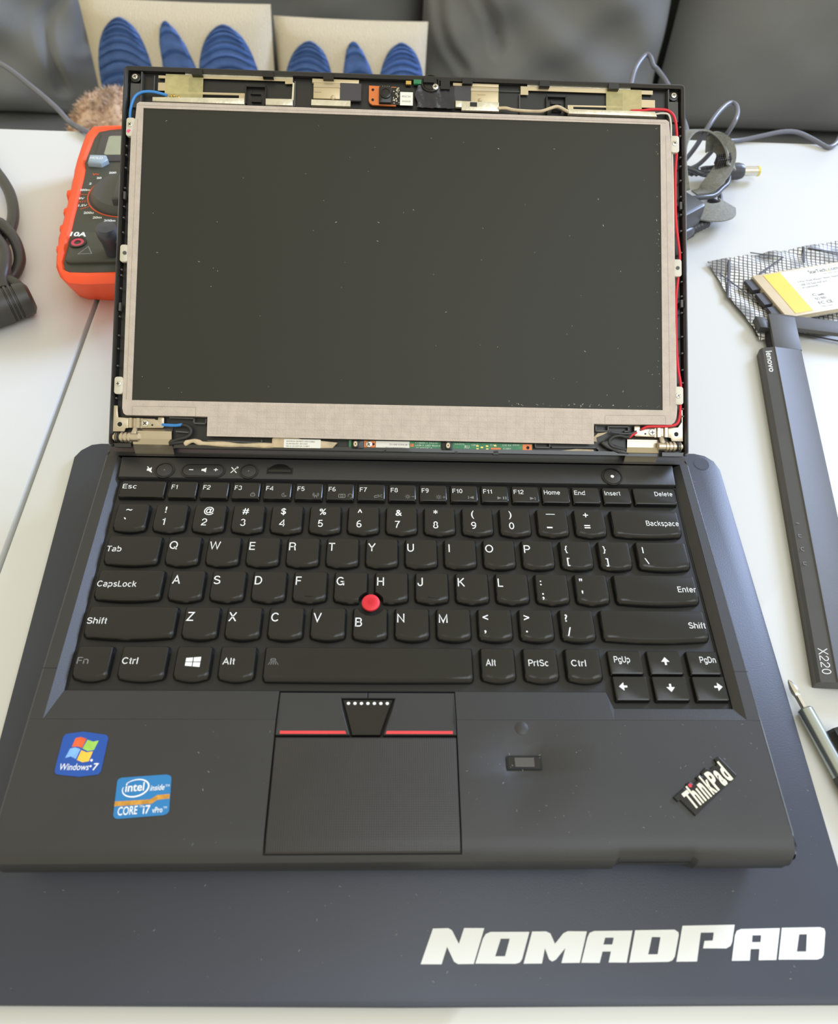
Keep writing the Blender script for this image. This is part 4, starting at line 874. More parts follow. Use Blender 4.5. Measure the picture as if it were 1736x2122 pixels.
# camera board
cb = part('camera_board', M_orange_pcb, [[(120.8,163.6),(133.5,163.4),(133.5,174.0),(118.8,174.3),(118.8,165.8),(119.4,164.5)]], -4.4, -3.2, 'orange edged camera board')
part('board_field', M_blk, [R_(124.3,143.2,163.9,173.6)], -3.25, -3.1, parent=cb)
b = MB(LID); b.prism(rrect(124.4,131,164.2,173.4,.4), -3.2, -1.6, bev=.3); b.lathe((127.9,169.4,0), [(3.2,-1.7),(3.0,-.9),(2.2,-.6),(2.0,-1.0),(.01,-.9)], 24); b.build('camera_module', M_blk, cb, smooth=40)
b = MB(LID)
for x, y in ((120.9,172.0),(120.9,166.4)): b.prism(circ(x,y,.75,14), -3.2, -3.12)
b.build('mounting_hole', M_gap, cb)
b = MB(LID)
for k in range(26): x, y = rr.uniform(131.4,135), rr.uniform(164.3,173.3); b.box(x, x+rr.uniform(.3,.6), y, y+rr.uniform(.3,.9), -3.1, -2.7)
for x in (126,127.2,128.4,129.6): b.box(x, x+.35, 172.6, 174, -3.1, -2.6)
b.build('tiny_components', M_alu, cb, kind='stuff')
lb2 = part('board_label', M_lab, [R_(135.7,142.6,163.7,171.1)], -3.1, -2.8, parent=cb)
b = MB(LID); b.text('8SSC20', 136.7, 168.2, -2.78, .9, w=4.6); b.text('0A60G8', 136.7, 165.5, -2.78, .9, w=4.6); b.build('legend', M_ink, cb)
b = MB(LID); vs = []; fs = []
for j in range(9):
    for i in range(13):
        x = 144.4+i*1.75+(.8*math.sin(j) if i == 0 else 0); y = 163+j*1.6-(.5 if j else 0)
        vs.append((x, y, -3.2+.7*math.sin(i*1.1+j*.5)*math.sin(j*.4+.3)+.3*math.sin(i*2.3)))
b.add(vs, [(j*13+i, j*13+i+1, (j+1)*13+i+1, (j+1)*13+i) for j in range(8) for i in range(12)]); b.build('black_film', mat('black_film', (44, 44, 52), .25, bump=.3, bscale=300), lap, smooth=60)
b = MB(LID); b.lathe((152,176.5,-3), [(5,-2),(5,.8),(4.2,1.2),(3.6,.6)], 24); b.box(157.5,162.5,173,179,-4,-1.8); b.build('lamp_housing', M_blk, lap, smooth=40)
screw(154.7, 173.9, -1.6, 1.7); part('yellow_block', M_gold, [R_(138.7,141.6,175.4,177.4)], -4, -2.6); part('green_board_end', M_green, [R_(142.9,148.2,175.8,178.4)], -4, -2.4)
# ---- wires
def wire(path, r, m, name='wire', lab=None, T=LID, n=10, parent=None, flat=1.0, sm=6):
    c = MB(T); c.tube(path, r, n=n, smooth=sm, flat=flat); return c.build(name, m, parent or lap, smooth=60, label=lab)
wire([(11,165.2,-3.4),(8,165.8,-3),(4,166.4,-2.6),(0,166.3,-2.4),(-3,165.4,-2.2),(-5.6,163.0,-2),(-7.2,158.5,-2),(-7.8,153,-2.2),(-7.6,149,-3),(-7.2,143,-3.4)], .75, M_blue, lab='blue aerial wire, left side')
wire([(262,165,-3.4),(268,165,-2.6),(272.5,165.5,-2.2),(277,165.6,-2),(281.5,165.3,-2),(284.4,163.2,-1.8),(286,159.5,-1.8),(286.8,153,-2),(287.1,147,-2.6),(286.5,139,-2),(285.9,131,-2),(285.8,112,-2.2),(286.1,101,-2),(287,92,-1.9),(288,84,-2.4),(287.4,76,-2.6),(286.6,70,-2),(285.6,60,-2.2),(285.6,40,-2.4),(286.2,24,-2),(287.6,14,-2),(287.6,7,-2.6),(287.1,1,-1.6),(286.3,-4.5,-1.2),(284.4,-7.6,-1),(279.5,-8.6,-.8),(273,-8.8,-.8),(268.5,-9.2,-.9),(266.2,-10.6,-1.4)], .72, M_redw, lab='red aerial wire, right side')
wire([(189,163.6,-2.6),(193,163.6,-2.2),(197,162.8,-2.2),(203,162.4,-2.2),(212,162.5,-2.2),(217,164.1,-2),(221.4,165.2,-1.8),(226.4,163.2,-2.4),(229,163,-4)], .85, M_wrap, name='wrapped_cable', lab='silver-wrapped cable in the top channel')
wire([(275,163.4,-3),(279,163.6,-2.2),(282.4,162.8,-2),(283.6,158,-2),(283.9,150,-2.4),(284.3,138,-2.2),(284.6,110,-2.2),(284.8,80,-2.6),(285.0,30,-2.2),(285.2,12,-2.6),(285.1,2,-2),(284.6,-4,-2),(283.4,-6.6,-2.4)], .5, M_ww, lab='white wire beside the red one')
# ---- hinges
def hinge(mir):
    X = (lambda x: x) if not mir else (lambda x: 278.5-x)
    P = lambda pts: [(X(a), c) for a, c in pts]
    c = MB(LID)
    c.prism(P([(-10.2,-16.4),(-4.2,-16.4),(-3.6,-14.6),(-2.4,-14.5),(-2.4,-9.2),(-7.6,-8.9),(-8.0,-6) if not mir else (-9.6,-6),(-8.2,-2.8) if not mir else (-9.4,.5),(-10.2,-2.8) if not mir else (-10.3,.5)]), -3.4, -2.4, bev=.2)
    for (a0, z0), (a1, z1) in zip([(-2.4,-2.4),(-1.6,-1.2),(-.2,-1.2),(.4,-2.6),(1.4,-2.6),(2.0,-1.6),(3.6,-1.6),(4.2,-2.6)], [(-1.6,-1.2),(-.2,-1.2),(.4,-2.6),(1.4,-2.6),(2.0,-1.6),(3.6,-1.6),(4.2,-2.6),(5.0,-2.6)]):
        c.add([(X(a0),-14.4,z0),(X(a1),-14.4,z1),(X(a1),-9.3,z1),(X(a0),-9.3,z0)], [(0,1,2,3)])
    c.prism(P([(4.8,-14.3),(15.3,-14.1),(15.9,-13.4),(15.9,-8.9),(15.3,-8.4),(12.9,-8.5),(12.7,-9.9),(11.6,-9.9),(11.2,-9.4),(4.8,-9.3)]), -3.4, -2.4, bev=.2)
    c.tube([(X(1.5),-14,-2.6),(X(1.2),-16,-1.6),(X(.6),-18,-1)], 1.3, n=8, smooth=3, flat=.5)
    o = c.build('hinge_arm', M_steel, lap, smooth=30)
    d = MB(LID); d.prism(circ(X(-6.6), -12.6, 1.25, 18), -2.45, -2.3); d.prism(circ(X(10.0), -12.7, .5, 12), -2.45, -2.3); d.build('hole', M_gap, o)
    d = MB(LID); d.ring(circ(X(-6.6), -12.6, 1.6, 18), circ(X(-6.6), -12.6, 1.25, 18), -2.45, -2.28); d.build('hole_rim', M_steel2, o)
    d = MB(LID); d.text('04-' if mir else 'GHD7', X(13.4) if not mir else X(15.2), -13.2, -2.36, .9, w=3.2, al='c' if not mir else 'l'); d.build('stamp', M_steel2, o)
    screw(X(6.3), -11.9, -2.3, 1.9, parent=o)
    prof_ = [(-9.4,1.4),(-8.6,1.5),(-8.5,2.4),(-6.2,2.4),(-6.1,2.0),(-5.4,2.0),(-5.3,2.6),(-4.2,2.6),(-4.1,2.1),(-3.4,2.1),(-3.3,2.7),(-2.1,2.7),(-2.0,2.2),(-1.4,2.2),(-1.3,2.8),(-.3,2.8),(-.2,2.2),(3.5,2.2)]
    d = MB(LID); d.lathe((0 if not mir else 278.5, -19.4, -1.6), [(r_, h_ if not mir else -h_) for h_, r_ in prof_], 22, axis='x'); 
    o2 = d.build('hinge_barrel', M_steel, lap, smooth=30)
    d = MB(LID)
    for h0 in (-8.0, -7.2, -6.6): d.lathe((0 if not mir else 278.5, -19.4, -1.6), [(2.5, h0 if not mir else -h0), (2.5, (h0+.5) if not mir else -(h0+.5))], 22, axis='x')
    d.build('washer', M_gap, o2, smooth=30)
hinge(False); hinge(True)
# ribs, rails and cables along the bottom channel
rb2 = [[(18.8,-8.6),(31.2,-8.8),(31.2,-11.3),(37.3,-11.4),(37.4,-9.2)], [(242.2,-9.2),(242.2,-11.6),(248.8,-11.5),(248.8,-9.1),(259.8,-9.0),(259.8,-11.5),(257.9,-11.5)], [(38.8,-20.3),(66.5,-20.9),(66.5,-19.8)], [(210,-19.3),(210,-20.8),(217.6,-20.8),(217.6,-19.2)], [(219,-20.6),(242.4,-20.4),(244,-21.4),(243.6,-24)], [(64,-22.8),(100,-23.2),(100,-22.2)], [(22.5,-15.8),(29,-16.2),(29.8,-14.5)]]
for pl in rb2:
    b = MB(LID)
    for (x0, y0), (x1, y1) in zip(pl, pl[1:]):
        d = Vector((x1-x0, y1-y0)).normalized()*.35; nn3 = Vector((-d.y, d.x))
        b.prism([(x0-d.x-nn3.x, y0-d.y-nn3.y), (x1+d.x-nn3.x, y1+d.y-nn3.y), (x1+d.x+nn3.x, y1+d.y+nn3.y), (x0-d.x+nn3.x, y0-d.y+nn3.y)], -5.8, -2.9)
    b.build('moulded_rib', M_bez, shell)
wire([(15,-12.4,-3),(18,-12.6,-2.4),(22,-12.7,-2.2),(25.6,-12.2,-2.2)], .85, M_blue, lab='short blue wire at the left hinge')
wire([(25,-12.3,-2.3),(28,-12.8,-2.2),(30.0,-14.6,-2),(29.8,-17,-2),(27.6,-18.8,-2),(23.5,-20,-2),(19.5,-21.6,-2.2)], .95, M_rub, name='cable_sleeve')
wire([(28,-21,-3),(24,-21.5,-2.6),(19,-22.2,-2.8)], 1.2, M_rub, name='cable_sleeve')
wire([(26.8,-22.2,-2.5),(28.5,-21.4,-2.2),(31.6,-20.6,-2),(34.5,-21.4,-2.2),(37,-21.8,-2.2),(46,-22.0,-2.3),(54,-22.4,-2.3),(64,-22.3,-2.3),(72,-22.3,-2.3),(80,-22.2,-2.3),(92,-22,-2.3),(103,-22,-2.3)], lambda t: 1.25+.25*math.sin(t*30), M_wrap, name='screen_cable', lab='beige wrapped screen cable', flat=.6)
b = MB(LID); b.prism([(71.9,-23.4),(72,-18.6),(73.5,-17.9),(76,-18.0),(79.5,-17.0),(83,-17.2),(88,-19.1),(97.5,-19.4),(106,-20.2),(103.4,-23.2),(97,-23.4)], -3.6, -1.6, bev=.4); cc = b.build('cable_connector', M_wrap, lap, smooth=30)
b = MB(LID); b.prism(rrect(78.2, 97.3, -23.4, -18.9, .4), -1.6, -1.35); cl = b.build('cable_label', M_lab, cc)
b = MB(LID)
for k, (s_, w_) in enumerate((('WISTRON 3B-M073 LVDS CABLE', 14.8), ('50.4KH04.001 REV:A01', 11), ('REV:A 2012/07/24-1218AT', 12.2))): b.text(s_, 79.4, -20.4-k*1.25, -1.33, .75, w=w_)
b.build('legend', M_gap, cc)
wire([(262,-12.9,-3),(258.5,-14.6,-2),(254.5,-14.0,-1.8),(251,-14.8,-1.8),(249,-17,-1.8),(250.3,-19.5,-1.8),(254,-20.6,-2),(258,-21.4,-2.4)], .95, M_rub, name='cable_sleeve')
wire([(264,-12,-3),(262,-13,-2.6),(259.6,-14.8,-2.2)], .8, M_redw, lab='short red wire at the right hinge')
wire([(264,-11,-3),(261,-12.6,-2.2),(256,-12.8,-2),(250,-12,-2.2)], .6, M_cordb)
b = MB(LID); b.prism([(245.5,-17),(248.5,-16.6),(251,-18.5),(256,-20.5),(259.5,-23.5),(254,-23.3),(247.5,-20.6),(244.5,-18.2)], -4, -1.6, bev=.5); b.build('black_tape', mat('black_wrap', (44, 44, 46), .35, bump=.4, bscale=250), lap, smooth=50)
b = MB(LID); b.prism([(241,-14.8),(243.5,-12.6),(249,-11.9),(246,-13.6),(242.6,-15),(243,-17.4),(240.8,-17)], -4.5, -3.6, bev=.2); b.build('wrapped_cable', M_wrap, lap, smooth=40)
b = MB(LID); b.prism([(219,-22.8),(232,-21.2),(241,-21.4),(242,-23.0),(232,-22.6)], -4.6, -3.8, bev=.1); b.build('wrapped_cable', M_wrap, lap, smooth=40)
# lower circuit board
gb = part('circuit_board', M_green, [[(111.8,-23.6),(159.2,-23.4),(160,-24.0),(166.6,-23.9),(167.2,-23.1),(208.3,-22.9),(208.3,-19.1),(111.8,-18.7)]], -4.2, -3.2, 'slim green circuit board')
part('copper_pad', M_orange_pcb, [R_(119.7,125.6,-23,-18.9), R_(203.2,208.1,-22.8,-19.3), R_(186.4,191.6,-22.6,-21.4), R_(143.9,145.7,-21.6,-20)], -3.2, -3.05, parent=gb)
part('board_label', M_lab, [R_(125.9,143.5,-23.5,-18.9)], -3.2, -2.95, parent=gb)
b = MB(LID); b.text('55.4FA03.001G', 139, -20.2, -2.9, .9, w=12, al='c', rot=180); b.text('P/N:04W1732', 136, -22, -2.9, .9, w=10, al='c', rot=180); b.build('legend', M_ink, gb)
for x0, x1, y0, y1, cx in ((113.2,119.6,-23.2,-18.5,115.3), (160.2,166,-23.2,-18.0,163.7)):
    b = MB(LID); b.prism(rrect(x0,x1,y0,y1,.5), -3.2, -1.9, bev=.3); b.prism(rrect(cx-1.6,cx+1.6,y0+.3,y1-.3,1.2), -1.9, -1.1, bev=.3); mm = b.build('microphone', M_blk, gb, smooth=40)
    b = MB(LID); b.prism([(cx+1.0*math.cos(a*math.pi/10), -20.8+1.4*math.sin(a*math.pi/10), ) for a in range(20)], -1.1, -1.0); b.m = 1; b.prism(circ(cx,-20.8,.35,10), -1.0, -.95)
    b.mi = b.mi; b.build('microphone_port', [M_tan, M_gap], lap, smooth=0)
screw(122.3, -20.7, -2.9, 1.75, parent=gb)
b = MB(LID); b.prism(circ(206.0,-21.1,.85,14), -3.05, -2.95); b.prism(circ(124.7,-20.6,.6,12), -3.05, -2.98); b.build('mounting_hole', M_gap, gb)
b = MB(LID); b.text('11809-1 M.I.C', 146.8, -19.9, -3.15, .75, w=11.6); b.text('LDB-2 LED Board', 146.6, -21.2, -3.15, .75, w=13); b.text('0C60034CA', 147, -22.5, -3.15, .75, w=8.6)
b.text('R4N5TSI', 167.4, -20.1, -3.15, .6, w=5); b.text('RU', 172.6, -22, -3.15, 1.6, w=2.4); b.text('C20U3', 176, -20.5, -3.15, .8, w=3.6); b.text('C37', 186, -20.4, -3.15, .8, w=3); b.text('C35 R4', 192.5, -20.4, -3.15, .8, w=4.6); b.text('C15RH', 193, -22.2, -3.15, .8, w=4); b.text('E89382', 198, -20.1, -3.15, .6, w=3.6)
b.build('board_print', M_lab, gb)
b = MB(LID)
for x, y in ((178.6,-20.6),(178.7,-22.2),(183.7,-20.6),(183.8,-22.2),(181,-21.3),(188,-20.3)): b.box(x, x+1.3, y-.4, y+.3, -3.2, -2.8)
b.build('chip', M_gold, gb)
part('snap_hook', M_blk, [R_(187.4,190.4,-25.2,-22.8), R_(130,131.6,-24.8,-23.4), R_(167,169,-24.9,-23.6)], -4.4, -2.4, bev=.2, parent=shell)

# ================================================================== multimeter
meter = thing('multimeter', 'digital multimeter in an orange rubber boot, half hidden behind the left edge of the screen', 'multimeter', (-185, 270, -28))
AX = (-191.0, 274.0); AD = math.radians(4.5); ay = Vector((-math.sin(AD), math.cos(AD))); ax_ = Vector((math.cos(AD), math.sin(AD)))
def mirror_poly(left):                       # left outline (bottom to top) completed by its mirror image about the meter's axis
    out = []
    for x, y in left:
        d = Vector((x, y))-Vector(AX); u_, v_ = d.dot(ax_), d.dot(ay); out.append(Vector(AX)-ax_*u_+ay*v_)
    return [tuple(p) for p in left]+[tuple(p) for p in reversed(out)]
LB = [(-196,180),(-205,181),(-211.9,186.5),(-216.9,196.0),(-219.3,206),(-221.6,218.5),(-223.4,226),(-224.2,236),(-225.4,246),(-226.6,256),(-227.4,264),(-228.8,273),(-229.6,281),(-231.2,290),(-231.8,297),(-233.3,305.4),(-234.8,318.5),(-236.2,337),(-237.0,354),(-234.5,362.5),(-226,364.0),(-218,364.5)]
LBb = [(-196,204),(-214,204.5),(-221,207.5),(-226,214),(-229.0,222),(-231,230),(-232,238),(-233,246),(-233.8,256),(-234.2,264),(-234.8,273),(-235.2,281),(-235.8,290),(-236.2,297),(-236.4,305.4),(-236.7,318.5),(-237.2,337),(-238,354),(-236,362),(-227,363.4),(-219,364)]
LBb = [(x+6, y) for x, y in LBb]+[(-213, 364.5)]
LF = [(-196,189),(-207.4,188.6),(-211.5,190.4),(-214.2,198),(-215.2,206),(-216.0,214),(-217.1,226),(-218.2,236),(-219.4,246),(-220.4,256),(-221.4,264),(-222.4,273),(-223.4,281),(-224.4,290),(-225.3,297),(-226.2,303),(-229.0,312),(-229.6,330),(-230.2,346),(-229.0,354.8),(-222,358.0),(-216,359.5)]
LB = [(x-2.2, y) for x, y in LB]; LBb = [(x-2.2, y) for x, y in LBb]
assert len(LF) == len(LB) == len(LBb)
ob_, of_, obb = mirror_poly(LB), mirror_poly(LF), mirror_poly(LBb); n = len(ob_)
b = MB()
def mix(p, q_, t): return [(a[0]*(1-t)+c[0]*t, a[1]*(1-t)+c[1]*t) for a, c in zip(p, q_)]
b.levels([[(x, y, -27.9) for x, y in obb], [(x, y, -9) for x, y in mix(obb, ob_, .6)], [(x, y, 5) for x, y in ob_], [(x, y, 8.2) for x, y in mix(ob_, of_, .3)], [(x, y, 8.6) for x, y in mix(ob_, of_, .75)], [(x, y, 6.5) for x, y in of_]], cap1=False)
boot = b.build('rubber_boot', M_oran, meter, smooth=50)
b = MB()
for (x, y) in ((-230.2,276.5),(-226.8,255.5),(-224.3,236.5),(-220.6,214.5)):
    b = MB(); b.lathe((x-.6, y, 0), [(2.8, -14), (3.3, 0), (3.0, 4.5), (2.0, 6.8), (.01, 7.4)], 14); b.build('grip_bump', M_oran, boot, smooth=60)
b = MB(); b.prism(of_, 0, 7.2); face = b.build('face_plate', M_mface, meter)
FT = frame(AX[0], AX[1], 0, 4.5)
b = MB(FT); b.prism(rrect(-29, 29, 42, 83, 4), 7, 8.0, bev=.4); fr = b.build('display_frame', M_chip, meter, smooth=30)
b = MB(FT); b.prism(rrect(-23, 23, 50, 76, 2), 7.9, 8.2); b.build('display', M_mlcd, fr)
b = MB(); b.prism([(-226.3,317.6),(-225.4,307.6),(-215.8,306.8),(-211.8,312),(-214.4,317.6)], 7, 11, bev=1.2); hb = b.build('hold_button', M_btn, meter, smooth=40)
b = MB(); b.text('HOLD', -224.6, 311.4, 11.05, 2.8, w=9.0, bold=.02); b.build('legend', M_white, hb)
b = MB(FT); b.ring(circ(0,0,26.6,48), circ(0,0,25.7,48), 7.2, 7.35); b.build('dial_ring', M_mred, meter)
b = MB(FT); b.levels([[(r_*math.cos(a*math.pi/24), r_*math.sin(a*math.pi/24), h_) for a in range(48)] for r_, h_ in ((24.5,7.2),(24,9.5),(21,12.2))]); dl = b.build('dial', mat('dial_plastic', (72, 72, 72), .45), meter, smooth=40)
b = MB(FT); b.prism([(-5,-20),(5,-20),(4.5,12),(0,21.5),(-4.5,12)], 12, 18, bev=1.6); b.build('dial_grip', mat('dial_plastic', (72, 72, 72)), dl, smooth=40)
b = MB(FT)
for k, (s_, a) in enumerate([('600',97),('200',117),('20',137),('2',153),('200m',168),('9V',187),('1.5V',203),('200u',222),('20m',238),('200m',256),('750',78),('200',60)]):
    x, y = 30.2*math.cos(math.radians(a)), 31*math.sin(math.radians(a)); b.text(s_, x, y-1.1, 7.3, 2.3, al='c', bold=.03)
b.build('scale_print', M_white, face)
for t_, x, y, c_ in (('V=', -27.5, 24.5, 2.6), ('BATT', -32.5, -8.6, 1.8), ('A=', -12, -40, 3.4)):
    b = MB(FT); b.text(t_, x, y, 7.3, c_, bold=.025); b.build('red_print', M_mred, face)
b = MB(FT)
for a in (178, 210): x, y = math.cos(math.radians(a)), math.sin(math.radians(a)); b.add([(27*x-.3*y,27*y+.3*x,7.3),(27*x+.3*y,27*y-.3*x,7.3),(33*x+.3*y,33*y-.3*x,7.3),(33*x-.3*y,33*y+.3*x,7.3)], [(0,1,2,3)])
b.build('scale_marks', M_mred, face, kind='stuff')
b = MB(FT); b.prism(rrect(-28, 28, -76, -45, 4), 6, 9.5, bev=1.2); sp = b.build('socket_panel', M_mface, meter, smooth=40)
b = MB(); b.text('10A', -216.2, 222.4, 9.6, 4.2, w=10.5, bold=.04); b.text('mA', -189, 228, 9.6, 3, bold=.02); 
b.build('legend', M_white, sp)
b = MB(); b.ring([(-206.6,203.6),(-197.4,204.6),(-201.6,212.6)], [(-205.6,204.3),(-198.4,205.1),(-201.7,211.4)], 9.4, 9.58); b.build('warning_triangle', M_dim, sp)
for (x, y, m_) in ((-209.3,215.6,M_pink), (-160,214,M_pink), (-136,216,M_rub)):
    b = MB(); b.ring(circ(x,y,5.6,24), circ(x,y,4.2,24), 9, 10.2); b.build('socket_rim', M_blk, sp, smooth=40)
    b = MB(); b.ring(circ(x,y,4.1,24), circ(x,y,2.2,24), 9, 10.0); b.build('socket', m_, sp, smooth=40)
lead = MB(); lead.lathe((-184, 206, 0), [(4.9, 9.7), (5.4, 18), (6.6, 23), (6.8, 27), (5.8, 29), (.01, 29.5)], 26); lead.tube([(-184,206,20),(-172,203,20),(-150,200,16),(-120,205,-10),(-100,230,-24),(-40,260,-25.3)], 2.6, n=10)
tag(lead.build('test_lead', M_cordb, smooth=40), 'black test lead plugged into the multimeter', 'test lead')

# ================================================================== black power cord, left edge
pc = thing('cord_bundle', 'bundled black power cord with a ribbed connector at the left edge', 'cord', (-275, 235, -28))
b = MB(); b.tube([(-345,400,-23.8),(-318,352,-22),(-302,328,-19),(-290,308,-18),(-281,286,-18),(-277,266,-18),(-279,248,-20),(-284,230,-22)], 4.0, n=14); b.build('cable_loop', M_cord, pc, smooth=60)
b = MB(); b.tube([(-290,255,-12),(-283,262,-10),(-276,258,-10),(-266,246,-13),(-260,232,-17),(-260.5,221,-20),(-265,214,-22)], 3.8, n=14); b.build('cable_loop', M_cord, pc, smooth=60)
b = MB(); b.tube([(-300,262,-14),(-290,268,-12),(-284,262,-12),(-279,246,-13),(-275,232,-13),(-267,222,-14),(-261,208,-15),(-260,196,-18),(-262,188,-20)], 3.8, n=14); b.build('cable_loop', M_cord, pc, smooth=60)
b = MB(); b.tube([(-284,252,-12),(-274,240,-8),(-266,228,-9),(-262,214,-10),(-261,204,-12),(-258,196,-14)], 3.9, n=14); b.build('cable_loop', M_cord, pc, smooth=60)
b = MB(); b.tube([(-262,207,-14),(-255,203,-13),(-248,197,-14),(-245,190,-17),(-247,184,-20)], 3.4, n=14); b.build('cable_loop', M_cord, pc, smooth=60)
b = MB(); b.tube([(-305,240,-22),(-296,250,-20),(-290,250,-15),(-284,238,-14),(-277,222,-14),(-268,205,-14),(-258,193,-16)], 4.0, n=14); b.build('cable_loop', M_cord, pc, smooth=60)
b = MB(); b.tube([(-312,228,-24),(-300,214,-22),(-284,204,-21),(-266,192,-20)], 4.0, n=14); b.build('cable_loop', M_cord, pc, smooth=60)
b = MB(); b.tube([(-296,244,-8),(-286,240,-7),(-276,237,-7),(-268,234,-9)], 1.2, n=8); b.build('cable_tie', M_cordb, pc, smooth=60)
CT = frame(-246, 188, -16, 213)
b = MB(CT); b.lathe((0,0,0), [(7.5,-7),(10.6,-5),(11.2,-1),(11.2,1.6),(10.2,1.9),(10.2,2.6),(11.4,2.9),(11.4,4.2),(10.4,4.5),(10.4,5.2),(11.5,5.5),(11.5,6.8),(10.4,7.1),(10.4,7.8),(11.7,8.1),(11.8,26),(11.2,27.5),(9.5,27.5),(9.3,20)], 30, axis='x')
b.build('connector', M_cord, pc, smooth=35)

# ================================================================== power adapter right of the lid
pa = thing('power_adapter', 'power adapter tied up with grey hook-and-loop tape, behind the screen on the right', 'power adapter', (215, 320, -28))
b = MB(frame(196, 300, -28, 38)); b.prism(rrect(-50, 24, -22, 22, 5), 0, 27, bev=2); b.build('brick', mat('adapter_plastic', (58, 60, 66), .35), pa, smooth=35)
def ribbon(path, wv, th, nm, m, parent, T=DECK, sm=8, dirs=None):
    P = spline([Vector(p) for p in path], sm); D = spline([Vector(d) for d in dirs], sm) if dirs else None
    g = MB(T); vs = []; fs = []; k_ = len(P)
    for i, p in enumerate(P):
        t = (P[min(i+1, k_-1)]-P[max(i-1, 0)]).normalized(); sd = (D[i] if D else Vector((0,0,1))); sd = (sd-t*sd.dot(t)).normalized(); nrm = t.cross(sd)
        for a, c in ((-1,-1),(1,-1),(1,1),(-1,1)): vs.append(tuple(p+sd*a*wv/2+nrm*c*th/2))
    for i in range(k_-1):
        for q_ in range(4): r_ = (q_+1) % 4; fs.append((i*4+q_, i*4+r_, (i+1)*4+r_, (i+1)*4+q_))
    fs += [(0,1,2,3), tuple((k_-1)*4+q_ for q_ in (3,2,1,0))]
    g.add(vs, fs); return g.build(nm, m, parent, smooth=50)
Rz = [(.35,-.6,.7)]
ribbon([(205,300,6),(208,330,10),(213,352,14),(224,368,16),(238,375,14),(250,372,10),(258,362,4),(260,350,-2)], 15, 1.4, 'strap', M_vel, pa, dirs=[(.8,-.2,.5),(.8,-.3,.5),(.7,-.5,.5),(.4,-.8,.5),(.1,-.9,.5),(-.2,-.9,.5),(-.5,-.7,.5),(-.7,-.4,.5)])
ribbon([(243,372,4),(250,374,6),(257,368,4),(257,358,0),(251,346,-4),(244,338,-8),(238,333,-12),(230,332,-14)], 15, 1.4, 'strap', M_vel, pa, dirs=[(.2,.1,1),(.2,.2,1),(.7,.2,.6),(.9,-.1,.4),(.9,-.3,.3),(.8,-.5,.3),(.6,-.7,.4),(.2,-.9,.4)])
b = MB()
for i in range(7):
    for j in range(4): b.lathe((247.5+i*1.7+j*.3, 349+j*2.6+i*.3, 0), [(.55, -3), (.55, 4.6+.15*i)], 6)
b.build('strap_holes', M_chip, pa, kind='stuff')
ribbon([(205,322,-14),(220,308,-12),(236,303,-12),(250,310,-14),(254,322,-16)], 16, 1.4, 'strap', M_vel, pa, dirs=[(.6,.7,.3),(.3,.8,.3),(0,.9,.3),(-.4,.8,.3),(-.8,.3,.3)])
b = MB(); b.lathe((0,0,0), [(3,-24),(3.8,-22),(4,-4),(5.6,-2),(6.2,0),(6.2,11),(5.6,13),(5.2,13.2)], 26, axis='x'); M_plug = b
b = MB(frame(268.5, 374.5, -20, 4)); b.lathe((0,0,0), [(2.4,-46),(3,-44)]+[(3.0+.9*(k % 2), -43+k*2) for k in range(12)]+[(4.5,-18),(5,-6),(6.6,-3),(6.8,0),(6.8,10),(6.2,12.5),(5.6,14),(4.4,14.2)], 26, axis='x'); b.build('plug_body', M_cordb, pa, smooth=40)
b = MB(frame(268.5, 374.5, -20, 4)); b.lathe((0,0,0), [(3.9,14.1),(3.9,26.5)], 24, axis='x'); b.m = 1; b.lathe((0,0,0), [(4.1,26.5),(4.1,28.2),(2.6,28.3),(2.6,24)], 24, axis='x'); b.build('plug_tip', [M_steel2, M_brass], pa, smooth=40)
for pth, r_, nm in (([(246,360,-10),(252,361,-9),(258,357,-9),(260.5,350,-10),(257,340,-10),(251,333,-10),(242,323,-10),(230,316.5,-8),(216,314,-8),(195,318,-12)], 2.0, 'cable'),
                 ([(252,372,-18),(257,362,-20),(256.8,350,-22),(254.8,337,-22),(252,328,-22)], 2.0, 'cable'),
                 ([(246,338,-23),(253,331,-23),(251,325,-22),(247,318,-22),(240,308,-22),(236,304,-21)], 2.4, 'cable'),
                 ([(205,345,-6),(218,352,-4),(230,352,-6),(238,350,-8),(246,356,-10)], 2.0, 'cable')):
    wire(pth, r_, M_cordb, name=nm, T=DECK, parent=pa)
b = MB(frame(236, 304, -21, 215)); b.lathe((0,0,0), [(2.4,-2)]+[(3.2+.9*(k % 2), k*1.8) for k in range(12)]+[(4.6,22),(5.2,24),(5.6,44)], 18, axis='x'); b.build('strain_relief', M_cordb, pa, smooth=30)
wire([(236,388,-22),(237,376,0),(240,375,14),(251,391,19),(262,405,20),(268.3,409.4,20),(270.5,404,20),(268,392,20),(262.5,380,19),(259,378,10),(256,384,-6),(246,380,-18),(232,374,-21)], 1.9, M_pale, name='cable', T=DECK, parent=pa)
wire([(272,424,-20),(284,430,-24),(300,435.5,-25.8),(318,440,-24),(338,445,-22),(352,445,-22),(364,439,-24),(375,429.5,-25.9),(381,431,-25.9),(386,436,-25.9),(391,443,-25),(396,452,-25.9)], 2.0, M_pale, name='cable', T=DECK, parent=pa)
c = MB(); c.tube([(205,480,-40),(214,512,-27),(226,552,-22),(239,574,-18),(243.5,572,-18),(246,562,-22),(250,558,-24),(256,536,-27),(258,500,-30),(255,450,-27),(240,425,-25.5),(215,410,-25.5),(180,400,-25.5),(150,380,-25.8)], 2.3, n=10)
o = c.build('thin_cable', M_pale, smooth=60); tag(o, 'thin grey cable standing up in a peak behind the top right corner of the screen', 'cable')
